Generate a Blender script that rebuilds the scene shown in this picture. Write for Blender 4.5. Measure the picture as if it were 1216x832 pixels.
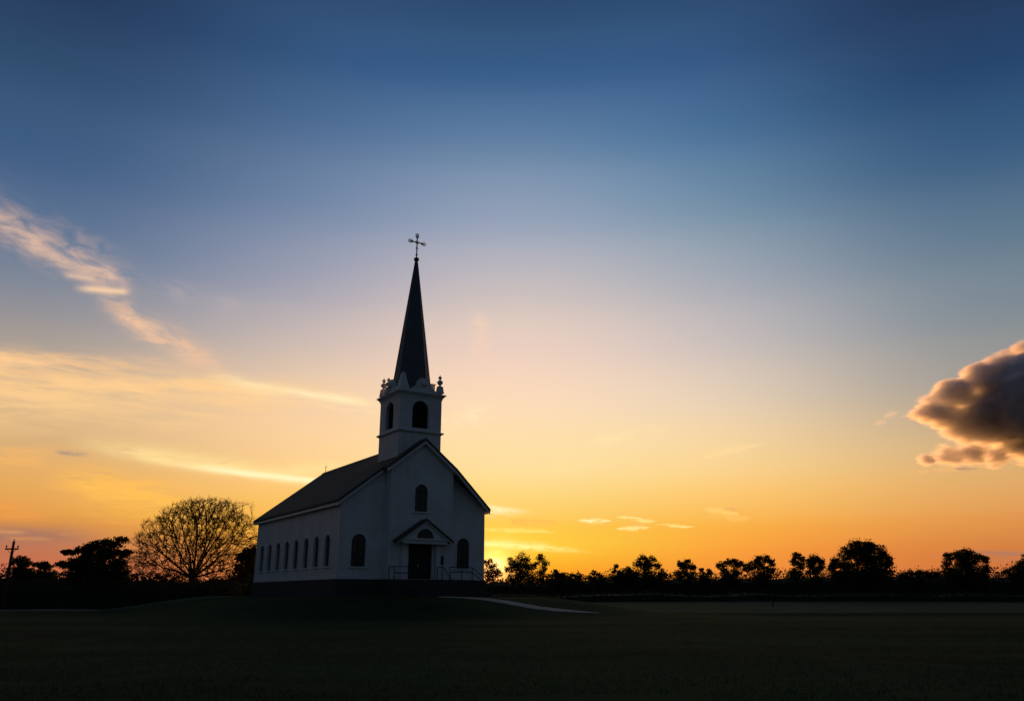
import bpy, bmesh, math, random
import numpy as np
from mathutils import Vector, Matrix, kdtree, noise as mnoise

R = math.radians
sc = bpy.context.scene
for o in list(bpy.data.objects):
    bpy.data.objects.remove(o)
COL = sc.collection

# ---------------------------------------------------------------- camera
HC, TILT, LENS = 1.5, 17.04, 28.0
cam = bpy.data.objects.new('camera', bpy.data.cameras.new('camera'))
COL.objects.link(cam)
cam.data.lens = LENS; cam.data.sensor_width = 36.0
cam.location = (0, 0, HC); cam.rotation_euler = (R(90 + TILT), 0, 0)
cam.data.clip_start = 0.1; cam.data.clip_end = 20000
sc.camera = cam

SUN_AZ, SUN_EL = -1.2, 1.0          # degrees, azimuth from +Y towards +X

# ---------------------------------------------------------------- view
vs = sc.view_settings
vs.view_transform = 'Standard'; vs.look = 'None'; vs.exposure = 0.0; vs.gamma = 1.0
vs.use_curve_mapping = False
sc.cycles.volume_bounces = 6
sc.cycles.max_bounces = 10
sc.cycles.volume_step_rate = 0.6
sc.cycles.volume_max_steps = 256

# ---------------------------------------------------------------- node shorthand
class N:
    """A socket with arithmetic."""
    nt = None
    def __init__(s, sock): s.s = sock
    @staticmethod
    def math(op, *a, clamp=False):
        nd = N.nt.nodes.new('ShaderNodeMath'); nd.operation = op; nd.use_clamp = clamp
        for i, v in enumerate(a):
            if isinstance(v, N): N.nt.links.new(v.s, nd.inputs[i])
            else: nd.inputs[i].default_value = v
        return N(nd.outputs[0])
    def __add__(s, o): return N.math('ADD', s, o)
    __radd__ = __add__
    def __sub__(s, o): return N.math('SUBTRACT', s, o)
    def __rsub__(s, o): return N.math('SUBTRACT', o, s)
    def __mul__(s, o): return N.math('MULTIPLY', s, o)
    __rmul__ = __mul__
    def __truediv__(s, o): return N.math('DIVIDE', s, o)

def smooth(x, a, b):
    nd = N.nt.nodes.new('ShaderNodeMapRange'); nd.interpolation_type = 'SMOOTHSTEP'
    N.nt.links.new(x.s, nd.inputs['Value'])
    if a < b: nd.inputs['From Min'].default_value = a; nd.inputs['From Max'].default_value = b
    else:
        nd.inputs['From Min'].default_value = b; nd.inputs['From Max'].default_value = a
        nd.inputs['To Min'].default_value = 1; nd.inputs['To Max'].default_value = 0
    return N(nd.outputs[0])

def combine(x, y, z=0.0):
    nd = N.nt.nodes.new('ShaderNodeCombineXYZ')
    for i, v in enumerate((x, y, z)):
        if isinstance(v, N): N.nt.links.new(v.s, nd.inputs[i])
        else: nd.inputs[i].default_value = v
    return N(nd.outputs[0])

def fbm(vec, scale=1.0, detail=4.0, rough=0.55, dist=0.0):
    nd = N.nt.nodes.new('ShaderNodeTexNoise')
    if vec is not None: N.nt.links.new(vec.s, nd.inputs['Vector'])
    nd.inputs['Scale'].default_value = scale; nd.inputs['Detail'].default_value = detail
    nd.inputs['Roughness'].default_value = rough; nd.inputs['Distortion'].default_value = dist
    return N(nd.outputs[0])

def mixc(f, a, b, mode='MIX'):
    nd = N.nt.nodes.new('ShaderNodeMix'); nd.data_type = 'RGBA'; nd.blend_type = mode
    nd.clamp_factor = True
    for idx, v in ((0, f), (6, a), (7, b)):
        if isinstance(v, N): N.nt.links.new(v.s, nd.inputs[idx])
        elif idx == 0: nd.inputs[idx].default_value = v
        else: nd.inputs[idx].default_value = tuple(v) + (1,)
    return N(nd.outputs[2])

def ramp(f, stops, interp='CARDINAL'):
    nd = N.nt.nodes.new('ShaderNodeValToRGB'); cr = nd.color_ramp; cr.interpolation = interp
    if isinstance(f, N): N.nt.links.new(f.s, nd.inputs[0])
    while len(cr.elements) < len(stops): cr.elements.new(0.5)
    for i, (p, c) in enumerate(stops): cr.elements[i].position = i / (len(stops) + 1.0) * 1e-3
    for i in range(len(stops) - 1, -1, -1):
        cr.elements[i].position = stops[i][0]
        cr.elements[i].color = tuple(stops[i][1]) + (1,)
    return N(nd.outputs[0])

def lin(c):
    return tuple((v / 255 / 12.92) if v / 255 < .04045 else ((v / 255 + .055) / 1.055) ** 2.4 for v in c)

# ---------------------------------------------------------------- direction of a spot in the sky (azimuth, elevation)
_th = R(TILT)
def sky_dir(px, py):
    x, y = (px - 608) / 946.0, (416 - py) / 946.0
    d = (x, math.cos(_th) - y * math.sin(_th), math.sin(_th) + y * math.cos(_th))
    return math.degrees(math.atan2(d[0], d[1])), math.degrees(math.atan2(d[2], math.hypot(d[0], d[1])))
def at(px, py, Y):
    x, y = (px - 608) / 946.0, (416 - py) / 946.0
    d = (x, math.cos(_th) - y * math.sin(_th), math.sin(_th) + y * math.cos(_th))
    t = Y / d[1]
    return Vector((d[0] * t, Y, HC + d[2] * t))

# ---------------------------------------------------------------- world: Nishita dusk sky + twilight colours + cirrus
world = bpy.data.worlds.new('World'); sc.world = world; world.use_nodes = True
nt = world.node_tree; N.nt = nt
for nd in list(nt.nodes): nt.nodes.remove(nd)
out = nt.nodes.new('ShaderNodeOutputWorld')
sky = nt.nodes.new('ShaderNodeTexSky'); sky.sky_type = 'NISHITA'; sky.sun_disc = False
sky.sun_elevation = R(SUN_EL); sky.sun_rotation = R(SUN_AZ)
sky.air_density = 1.2; sky.dust_density = 1.0; sky.ozone_density = 3.0
bg1 = nt.nodes.new('ShaderNodeBackground'); bg1.inputs[1].default_value = 0.05
nt.links.new(sky.outputs[0], bg1.inputs[0])

tc = nt.nodes.new('ShaderNodeTexCoord')
sep = nt.nodes.new('ShaderNodeSeparateXYZ'); nt.links.new(tc.outputs['Generated'], sep.inputs[0])
dx, dy, dz = (N(sep.outputs[i]) for i in range(3))
A = N.math('ARCTAN2', dx, dy) * 57.29578
E_ = N.math('ARCSINE', dz) * 57.29578

ES = (1, 3, 5, 8, 12, 16, 20, 25, 30, 35, 39)
NISH = {
-31: [(0.067,0.020,0.000),(0.072,0.041,0.012),(0.061,0.048,0.027),(0.044,0.047,0.044),(0.031,0.041,0.050),(0.023,0.034,0.050),(0.019,0.030,0.047),(0.014,0.024,0.042),(0.011,0.020,0.038),(0.009,0.018,0.034),(0.009,0.016,0.033)],
-17: [(0.181,0.045,0.000),(0.162,0.067,0.014),(0.125,0.072,0.032),(0.087,0.065,0.050),(0.054,0.051,0.056),(0.038,0.042,0.056),(0.027,0.034,0.053),(0.019,0.028,0.047),(0.014,0.023,0.041),(0.011,0.019,0.037),(0.009,0.017,0.033)],
0: [(0.479,0.107,0.000),(0.392,0.127,0.015),(0.279,0.117,0.036),(0.171,0.091,0.053),(0.095,0.065,0.060),(0.058,0.050,0.060),(0.038,0.040,0.056),(0.023,0.030,0.048),(0.016,0.024,0.042),(0.012,0.020,0.038),(0.010,0.018,0.034)],
17: [(0.150,0.038,0.000),(0.138,0.061,0.014),(0.107,0.067,0.032),(0.074,0.061,0.050),(0.050,0.050,0.056),(0.034,0.041,0.056),(0.025,0.033,0.051),(0.019,0.027,0.047),(0.014,0.022,0.041),(0.011,0.019,0.037),(0.009,0.017,0.033)],
31: [(0.060,0.018,0.000),(0.067,0.040,0.012),(0.056,0.047,0.027),(0.041,0.045,0.044),(0.028,0.040,0.050),(0.022,0.033,0.050),(0.018,0.028,0.047),(0.014,0.024,0.042),(0.010,0.019,0.037),(0.009,0.018,0.033),(0.008,0.016,0.032)]}
GOAL = {
 -31: [(205,108,76),(190,118,84),(226,158,80),(220,172,112),(190,168,140),(160,152,150),(112,128,150),(76,102,138),(56,86,120),(42,66,100),(36,58,90)],
 -17: [(225,130,75),(240,160,65),(250,185,80),(252,203,132),(241,204,164),(212,190,174),(170,166,177),(126,141,168),(92,118,153),(60,92,133),(50,79,117)],
   0: [(253,150,40),(254,200,60),(253,203,90),(253,220,148),(253,221,177),(242,211,190),(214,197,190),(164,170,187),(118,142,171),(69,104,146),(51,83,121)],
  17: [(238,138,62),(248,158,62),(250,182,85),(249,206,136),(232,206,172),(205,192,184),(174,174,181),(129,150,170),(87,121,156),(60,94,136),(49,79,117)],
  31: [(205,112,66),(214,132,68),(226,158,88),(216,174,120),(172,158,142),(138,144,149),(112,131,147),(75,105,136),(47,79,118),(39,63,97),(35,56,88)]}
AZS = (-31, -17, 0, 17, 31); SIG = 12.0
RES = np.array([[[max(0.0, a - b) for a, b in zip(lin(g), n)] for g, n in zip(GOAL[az], NISH[az])] for az in AZS])   # azimuth x elevation x rgb
KW = np.array([[math.exp(-((a - b) / SIG) ** 2) for b in AZS] for a in AZS]); KW /= KW.sum(1)[:, None]
FIT = np.maximum(np.einsum('ij,jek->iek', np.linalg.inv(KW + .02*np.eye(5)), RES) * 1.02, 0.0)
def sky_ramp(i):
    st = [(e / 90.0, tuple(FIT[i, k])) for k, e in enumerate(ES)]
    t = FIT[:, -1].mean(0)*.5 + FIT[i, -1]*.5
    st += [(44 / 90.0, tuple(t*.60)), (52 / 90.0, tuple(t*.30)), (64 / 90.0, (.003, .010, .034)), (1.0, (.002, .008, .026))]
    return ramp(E_ * (1 / 90.0), st)
back = ramp(E_ * (1 / 90.0), [(0, (.030, .038, .050)), (.15, (.038, .049, .070)), (.5, (.018, .030, .058)), (1, (.002, .008, .026))], 'LINEAR')
AC = N.math('SMOOTH_MAX', N.math('SMOOTH_MIN', A, 32.0, 9.0), -32.0, 9.0)
ws = []
for a in AZS:
    d = (AC - float(a)) * (1 / SIG); ws.append(N.math('EXPONENT', d * d * -1.0))
acc = ws[0]; C = sky_ramp(0)
for i in range(1, 5):
    acc = acc + ws[i]; C = mixc(ws[i] / acc, C, sky_ramp(i))
C = mixc(smooth(N.math('ABSOLUTE', A), 33, 78), C, back)

# glow round the setting sun
sa, se = R(SUN_AZ), R(SUN_EL)
sdir = (math.sin(sa) * math.cos(se), math.cos(sa) * math.cos(se), math.sin(se))
ge = R(1.9); gdir = (math.sin(sa) * math.cos(ge), math.cos(sa) * math.cos(ge), math.sin(ge))   # the aureole stands a little above the setting disc
cosg = dx * gdir[0] + dy * gdir[1] + dz * gdir[2]
gam = N.math('ARCCOSINE', N.math('MINIMUM', cosg, 0.9999999)) * 57.29578
g1 = N.math('EXPONENT', gam * (-1 / 0.55)); g2 = N.math('EXPONENT', gam * (-1 / 2.6))
C = mixc(1.0, C, mixc(g1, (0, 0, 0), (2.6, 1.9, .8)), 'ADD')
C = mixc(1.0, C, mixc(g2, (0, 0, 0), (.22, .07, .0)), 'ADD')

# high cirrus: streaks in a wind-blown layer
warp = fbm(combine(A * 0.10, E_ * 0.35, 3.1), 1.0, 4, .6)
fine = fbm(combine(A * 0.22, E_ * 1.5, 7.7), 1.0, 5, .62, .4)
small = fbm(combine(A * 0.85, E_ * 2.6, 5.5), 1.0, 5, .62, .3)
wisp = fbm(combine(A * 0.5, E_ * 1.1 + A * 0.25, 1.3), 1.0, 5, .6, .8)
PXD = 57.3 / 988
def streak(C, p0, p1, w, col, amt, tex=None, lo=.38, hi=.62, wob=2.0, e0=.15, e1=.2, side=None, lens=False):
    a0, b0 = sky_dir(*p0); a1, b1 = sky_dir(*p1)
    L = math.hypot(a1 - a0, b1 - b0); ux, uy = (a1 - a0) / L, (b1 - b0) / L
    t = (A * ux + E_ * uy - (a0 * ux + b0 * uy)) * (1 / L)
    d = (A * -uy + E_ * ux - (-a0 * uy + b0 * ux)) + (warp - .5) * (wob * w * PXD * 2)
    q = d * (1 / (w * PXD))
    if side:                       # a crisp upper edge and a veil below, or the reverse
        q = N.math('MAXIMUM', q * side[0], q * (-side[1]))
    if lens:                       # tapers to both ends
        q = (q + (small - .5) * 4.0) / N.math('MAXIMUM', N.math('SINE', N.math('MULTIPLY', t, 1.0, clamp=True) * math.pi), .12)
    m = N.math('EXPONENT', q * q * -1.0) * smooth(t, 0, e0) * smooth(t, 1, 1 - e1)
    if tex is not None: m = m * smooth(tex, lo, hi)
    return mixc(m * amt, C, lin(col))

# broad veils first
C = streak(C, (-330, 430), (480, 464), 27, (253, 202, 132), .95, fine, .08, .66, 1.2, .1, .35, (1.5, .75))
C = streak(C, (-300, 408), (300, 434), 13, (253, 196, 130), .95, fine, .25, .7, 1.8, .1, .5, (1.4, .7))
C = streak(C, (-20, 424), (75, 440), 5, (255, 204, 140), .6, fine, .3, .6, 1.2, .3, .4)
C = streak(C, (235, 443), (480, 486), 8, (255, 226, 165), .7, fine, .25, .65, 1.4, .2, .3, (1.3, .7))
C = streak(C, (330, 462), (450, 480), 3, (255, 236, 184), .6, None, wob=1.2, e0=.3, e1=.4)
C = streak(C, (-160, 176), (168, 350), 18, (230, 186, 156), .8, wisp, .28, .74, 1.3, .1, .15, (.8, 1.2))
C = streak(C, (-60, 232), (150, 346), 9, (238, 192, 156), .5, fine, .35, .65, 2.0, .1, .2)
C = streak(C, (84, 341), (158, 347), 3.6, (248, 204, 158), .85, fine, .2, .5, .6, .35, .2)
C = streak(C, (70, 326), (120, 332), 3, (240, 196, 158), .5, wisp, .3, .6, .6, .3, .3)
C = streak(C, (110, 350), (290, 456), 13, (243, 190, 144), .82, wisp, .26, .72, 1.4, .2, .4, (.8, 1.2))
C = streak(C, (130, 366), (205, 404), 6, (246, 196, 150), .6, wisp, .3, .6, 1.0, .3, .4)
C = streak(C, (150, 330), (330, 372), 12, (206, 182, 176), .2, wisp, .3, .7, 1.4, .3, .4)
C = streak(C, (-220, 506), (110, 552), 13, (254, 180, 84), .95, fine, .28, .65, 1.5, .1, .5, (1.2, .7))
C = streak(C, (60, 523), (400, 575), 8, (255, 224, 146), .85, fine, .18, .55, 1.2, .35, .12, (.7, 1.3))
C = streak(C, (190, 549), (388, 572.5), 3.6, (255, 240, 184), .95, None, wob=.8, e0=.5, e1=.1)
C = streak(C, (330, 560), (420, 552), 7, (255, 226, 150), .4, fine, .3, .6, 1.2, .3, .3)
C = streak(C, (40, 562), (270, 606), 16, (255, 186, 66), .9, fine, .28, .65, 1.6, .3, .4)
C = streak(C, (60, 536), (110, 541), 2.6, (150, 128, 116), .7, wisp, .35, .5, 1.2, .3, .4)
C = streak(C, (-320, 620), (135, 639), 9, (154, 105, 92), .9, fine, -.1, .5, 1.2, .1, .2)
C = streak(C, (-120, 656), (150, 656), 12, (184, 108, 82), .7, fine, .25, .65, 1.2, .1, .5)
C = streak(C, (-20, 630), (40, 633), 2.2, (222, 150, 92), .6, fine, .3, .55, .8, .3, .4)
C = streak(C, (60, 633), (125, 636), 2.0, (214, 142, 84), .6, fine, .3, .55, .8, .3, .4)
C = streak(C, (0, 638), (70, 640), 1.8, (226, 146, 78), .6, fine, .3, .55, .8, .3, .4)
C = streak(C, (-120, 598), (90, 607), 9, (248, 154, 58), .8, fine, .3, .65, 1.2, .1, .4)
C = streak(C, (100, 616), (200, 620), 3, (238, 158, 70), .5, fine, .3, .6, .8, .3, .4)
# around and to the right of the church
C = streak(C, (505, 505), (600, 480), 13, (255, 232, 182), .5, wisp, .3, .65, 1.2, .3, .4)
C = streak(C, (572, 440), (568, 362), 10, (250, 206, 170), .55, wisp, .22, .65, .8, .35, .35)
C = streak(C, (690, 526), (800, 508), 7, (254, 228, 165), .4, wisp, .35, .65, 1.0, .3, .3)
C = streak(C, (640, 560), (740, 548), 8, (255, 224, 150), .3, wisp, .35, .65, 1.0, .3, .3)
C = streak(C, (500, 597), (650, 609), 4.6, (255, 248, 204), 1.0, small, .26, .56, 1.2, .05, .6, (1.3, .8), True)
C = streak(C, (590, 616), (664, 619.5), 4.4, (228, 168, 72), .95, small, .26, .56, 1.0, .1, .1, (1.5, .8), True)
C = streak(C, (560, 627), (670, 631), 2.6, (255, 228, 124), .6, small, .26, .56, .9, .1, .3, None, True)
C = streak(C, (684, 617.5), (728, 619), 2.3, (255, 242, 180), .95, small, .26, .56, .9, .1, .1, None, True)
C = streak(C, (730, 613), (766, 618), 2.4, (255, 224, 138), .9, small, .26, .56, 2.0, .1, .1, None, True)
C = streak(C, (752, 619), (782, 620), 1.9, (255, 222, 132), .85, small, .26, .56, 2.0, .1, .1, None, True)
C = streak(C, (730, 628), (774, 626), 2.4, (255, 224, 138), .95, small, .26, .56, 2.0, .1, .1, None, True)
C = streak(C, (742, 622.5), (770, 624), 2.8, (236, 172, 80), .75, small, .26, .56, 1.5, .1, .1, None, True)
C = streak(C, (776, 623.5), (828, 625.5), 1.9, (255, 224, 134), .9, small, .26, .56, 1.0, .1, .1, None, True)
C = streak(C, (500, 639), (730, 657), 4.2, (255, 242, 154), .95, small, .26, .56, .8, .05, .5, (.8, 1.3), True)
C = streak(C, (520, 657), (630, 660), 2.6, (255, 228, 96), .6, small, .26, .56, .8, .1, .4, None, True)
C = streak(C, (820, 543), (912, 526), 4.6, (250, 212, 146), .7, small, .26, .56, 1.2, .3, .1, None, True)
C = streak(C, (834, 604), (880, 609), 5, (255, 210, 112), .55, small, .26, .56, 1.2, .1, .1, None, True)
C = streak(C, (856, 613), (896, 616), 4, (252, 196, 104), .4, small, .26, .56, 1.2, .1, .1, None, True)
C = streak(C, (856, 603), (880, 604.5), 1.6, (222, 158, 90), .7, small, .26, .56, .5, .1, .1, None, True)
C = streak(C, (1150, 654.5), (1236, 657.5), 3.4, (160, 112, 98), .85, small, .26, .56, .7, .1, .1, (1.4, .9), True)
C = streak(C, (1130, 664), (1236, 665), 2.6, (182, 114, 84), .55, small, .26, .56, .7, .1, .1, None, True)
C = streak(C, (1080, 658), (1150, 660), 2.2, (198, 120, 72), .5, small, .26, .56, .7, .1, .1, None, True)
C = streak(C, (1080, 562), (1226, 545), 3.5, (240, 176, 108), .7, small, .26, .56, 1.0, .1, .1, None, True)
C = streak(C, (1132, 556), (1164, 556.5), 2.2, (160, 122, 100), .7, small, .26, .56, .8, .1, .1, None, True)
for px, py in ((1045, 501), (1058, 492), (1076, 496)):
    C = streak(C, (px - 9, py + 3), (px + 9, py - 3), 3, (236, 186, 138), .7, small, .26, .56, 1.2, .1, .1, None, True)
# below the horizon: nothing but dark land
C = mixc(smooth(E_, -.1, -2), C, (.004, .005, .004))
bg2 = nt.nodes.new('ShaderNodeBackground'); bg2.inputs[1].default_value = 1.0
nt.links.new(C.s, bg2.inputs[0])
add = nt.nodes.new('ShaderNodeAddShader')
nt.links.new(bg1.outputs[0], add.inputs[0]); nt.links.new(bg2.outputs[0], add.inputs[1])
nt.links.new(add.outputs[0], out.inputs['Surface'])
world.cycles.sampling_method = 'MANUAL'; world.cycles.sample_map_resolution = 512

# ---------------------------------------------------------------- sun
sun = bpy.data.objects.new('sun', bpy.data.lights.new('sun', 'SUN')); COL.objects.link(sun)
sun.data.energy = 5.0; sun.data.angle = R(0.5); sun.data.color = (1.0, .41, .115)
sun.rotation_euler = Vector(sdir).to_track_quat('Z', 'Y').to_euler()

# ================================================================ materials
def material(name, base, rough=.8, spec=.3, build=None, metal=0.0):
    m = bpy.data.materials.new(name); m.use_nodes = True
    b = m.node_tree.nodes['Principled BSDF']
    b.inputs['Base Color'].default_value = tuple(base) + (1,)
    b.inputs['Roughness'].default_value = rough
    b.inputs['Specular IOR Level'].default_value = spec
    b.inputs['Metallic'].default_value = metal
    if build:
        N.nt = m.node_tree; build(m.node_tree, b)
    return m
def objco(nt):
    t = nt.nodes.new('ShaderNodeTexCoord'); return N(t.outputs['Object'])
def split(v):
    s = N.nt.nodes.new('ShaderNodeSeparateXYZ'); N.nt.links.new(v.s, s.inputs[0])
    return [N(s.outputs[i]) for i in range(3)]
def bump(nt, b, h, strength=.5, dist=.02):
    n = nt.nodes.new('ShaderNodeBump'); n.inputs['Strength'].default_value = strength
    n.inputs['Distance'].default_value = dist
    nt.links.new(h.s, n.inputs['Height']); nt.links.new(n.outputs[0], b.inputs['Normal'])

def clap(nt, b):
    co = objco(nt); x, y, z = split(co)
    lap = N.math('FRACT', z * (1 / .16))
    grime = fbm(co, .6, 5, .6); st = fbm(combine(x * 2.2, y * 2.2, z * .25), 1, 4, .6)
    c = mixc(smooth(grime, .35, .7), (.66, .665, .66), (.78, .78, .77))
    c = mixc(smooth(st, .55, .75) * .35, c, (.50, .50, .48))
    nt.links.new(c.s, b.inputs['Base Color'])
    bump(nt, b, N.math('POWER', lap, .35), .9, .03)
M_wall = material('white_clapboard', (.75, .75, .74), .6, .3, clap)
def paint(nt, b):
    g = fbm(objco(nt), 1.3, 4, .6)
    nt.links.new(mixc(g, (.54, .54, .53), (.70, .70, .69)).s, b.inputs['Base Color'])
M_trim = material('white_trim_paint', (.72, .72, .71), .5, .3, paint)
def shingles(nt, b):
    co = objco(nt); x, y, z = split(co)
    br = nt.nodes.new('ShaderNodeTexBrick')
    nt.links.new(combine(y * 1.0, z * 1.3).s, br.inputs['Vector'])
    br.inputs['Scale'].default_value = 2.2
    br.inputs['Color1'].default_value = (.074, .071, .052, 1); br.inputs['Color2'].default_value = (.108, .102, .076, 1)
    br.inputs['Mortar'].default_value = (.02, .02, .018, 1); br.inputs['Mortar Size'].default_value = .02
    g = fbm(co, .5, 5, .6)
    nt.links.new(mixc(smooth(g, .4, .7) * .5, N(br.outputs[0]), (.11, .10, .075)).s, b.inputs['Base Color'])
    bump(nt, b, N(br.outputs[1]) * -1.0, .5, .03)
M_roof = material('dark_shingle', (.045, .045, .04), .85, .2, shingles)
def slate(nt, b):
    co = objco(nt); x, y, z = split(co)
    l = N.math('FRACT', z * (1 / .35)); g = fbm(co, .8, 4, .6)
    nt.links.new(mixc(g, (.07, .075, .085), (.12, .126, .14)).s, b.inputs['Base Color'])
    bump(nt, b, l, .5, .03)
M_spire = material('dark_slate', (.035, .04, .05), .6, .35, slate)
def stone(nt, b):
    co = objco(nt); g = fbm(co, 1.6, 6, .65)
    nt.links.new(mixc(g, (.028, .029, .029), (.07, .068, .064)).s, b.inputs['Base Color'])
    bump(nt, b, g, .5, .04)
M_stone = material('dark_stone', (.06, .06, .06), .9, .2, stone)
M_glass = material('dark_window_glass', (.005, .006, .009), .12, .45)
def wood(nt, b):
    co = objco(nt); x, y, z = split(co)
    g = fbm(combine(x * 14, y * 14, z * .9), 1, 4, .6)
    nt.links.new(mixc(g, (.010, .008, .007), (.026, .02, .016)).s, b.inputs['Base Color'])
M_door = material('dark_door_wood', (.018, .014, .012), .6, .3, wood)
M_iron = material('black_iron', (.012, .012, .013), .55, .4)
M_brass = material('brass', (.6, .42, .15), .3, .5, None, 1.0)
def pole_wood(nt, b):
    co = objco(nt); x, y, z = split(co)
    g = fbm(combine(x * 9, y * 9, z * .8), 1, 4, .6)
    nt.links.new(mixc(g, (.03, .024, .018), (.075, .06, .045)).s, b.inputs['Base Color'])
M_pole = material('weathered_pole_wood', (.05, .04, .03), .9, .2, pole_wood)
M_ins = material('grey_ceramic', (.18, .17, .16), .4, .4)
def bark(nt, b):
    co = objco(nt); x, y, z = split(co)
    g = fbm(combine(x * 3, y * 3, z * .7), 1, 5, .6)
    nt.links.new(mixc(g, (.028, .022, .016), (.075, .06, .046)).s, b.inputs['Base Color'])
M_bark = material('bark', (.05, .04, .03), .95, .15, bark)
M_twig = material('twig_bark', (.035, .022, .014), 1.0, 0.0)
def leaf_build(c1, c2, tr):
    def f(nt, b):
        g = fbm(objco(nt), .7, 3, .6)
        c = mixc(smooth(g, .35, .65), c1, c2)
        nt.links.new(c.s, b.inputs['Base Color'])
        t = nt.nodes.new('ShaderNodeBsdfTranslucent'); t.inputs[0].default_value = tuple(tr) + (1,)
        mx = nt.nodes.new('ShaderNodeMixShader'); mx.inputs[0].default_value = .35
        nt.links.new(b.outputs[0], mx.inputs[1]); nt.links.new(t.outputs[0], mx.inputs[2])
        o = [n for n in nt.nodes if n.type == 'OUTPUT_MATERIAL'][0]
        nt.links.new(mx.outputs[0], o.inputs[0])
    return f
M_leaf = material('dark_green_leaves', (.04, .055, .025), .7, .15, leaf_build((.026, .036, .016), (.05, .065, .028), (.07, .06, .02)))
M_leaf_thin = material('thin_leaves_sun_red', (.06, .04, .02), .7, .15, leaf_build((.05, .032, .016), (.07, .05, .02), (.30, .09, .02)))  # red of the low sun's flare put into the leaf and translucent colours
M_bud = material('brown_buds', (.06, .04, .02), .8, .15, leaf_build((.035, .022, .012), (.05, .034, .017), (.06, .03, .01)))
M_wood = material('woods_leaves', (.03, .04, .025), .8, .1, leaf_build((.022, .03, .018), (.042, .054, .03), (.05, .05, .02)))
def grassm(nt, b):
    g = nt.nodes.new('ShaderNodeNewGeometry'); p = N(g.outputs['Position'])
    x, y, z = split(p)
    a = fbm(combine(x * .035, y * .10), 1, 5, .6); f = fbm(p, 3.0, 5, .7); m = fbm(p, .35, 4, .6)
    c = mixc(smooth(a, .36, .66), (.023, .043, .016), (.043, .080, .026))
    c = mixc(smooth(m, .45, .7) * .5, c, (.055, .080, .034))
    c = mixc(smooth(f, .35, .65) * .40, c, (.016, .028, .014))
    # unmown pasture past the lawn, paler and greyer
    past = smooth(y + (a - .5) * 14.0, 72, 80)
    c = mixc(past * .8, c, mixc(smooth(m, .35, .7), (.050, .082, .050), (.075, .115, .066)))
    c = mixc(smooth(y + (a - .5) * 110.0, 118, 222), c, (.016, .028, .018))
    nt.links.new(c.s, b.inputs['Base Color'])
    bump(nt, b, f * .6 + m, .35, .06)
M_ground = material('mown_grass', (.03, .045, .015), 1.0, 0.015, grassm)
def blade(nt, b):
    g = nt.nodes.new('ShaderNodeNewGeometry'); p = N(g.outputs['Position'])
    m = fbm(p, .5, 4, .6)
    c = mixc(m, (.014, .028, .010), (.026, .048, .017))
    nt.links.new(c.s, b.inputs['Base Color'])
M_blade = material('grass_blades', (.03, .05, .015), 1.0, 0.015, blade)
def gravel(nt, b):
    g = nt.nodes.new('ShaderNodeNewGeometry'); p = N(g.outputs['Position'])
    m = fbm(p, 1.2, 6, .7); f = fbm(p, 14, 3, .6)
    c = mixc(m, (.42, .35, .27), (.64, .53, .41)); c = mixc(smooth(f, .55, .7) * .35, c, (.32, .26, .2))
    nt.links.new(c.s, b.inputs['Base Color'])
M_path = material('pale_gravel', (.3, .28, .26), .9, .1, gravel)
M_post = material('white_post_paint', (.7, .7, .68), .6, .3)
M_hill = material('far_hill', (.03, .04, .03), .95, .05)

# ================================================================ object helpers
def link(name, me, mat=None, parent=None):
    o = bpy.data.objects.new(name, me); COL.objects.link(o)
    if mat is not None:
        if me.materials: me.materials[0] = mat
        else: me.materials.append(mat)
    if parent: o.parent = parent
    return o
def tag(o, label=None, cat=None, group=None, kind=None):
    if label: o['label'] = label
    if cat: o['category'] = cat
    if group: o['group'] = group
    if kind: o['kind'] = kind
    return o
def empty(name, loc, rz=0):
    o = bpy.data.objects.new(name, None); COL.objects.link(o)
    o.location = loc; o.rotation_euler = (0, 0, rz); o.empty_display_size = .5
    return o
def from_data(name, V, F, mat, parent=None, smooth_=False):
    me = bpy.data.meshes.new(name); me.from_pydata([tuple(v) for v in V], [], F); me.update()
    if smooth_:
        for p in me.polygons: p.use_smooth = True
    return link(name, me, mat, parent)

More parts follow.
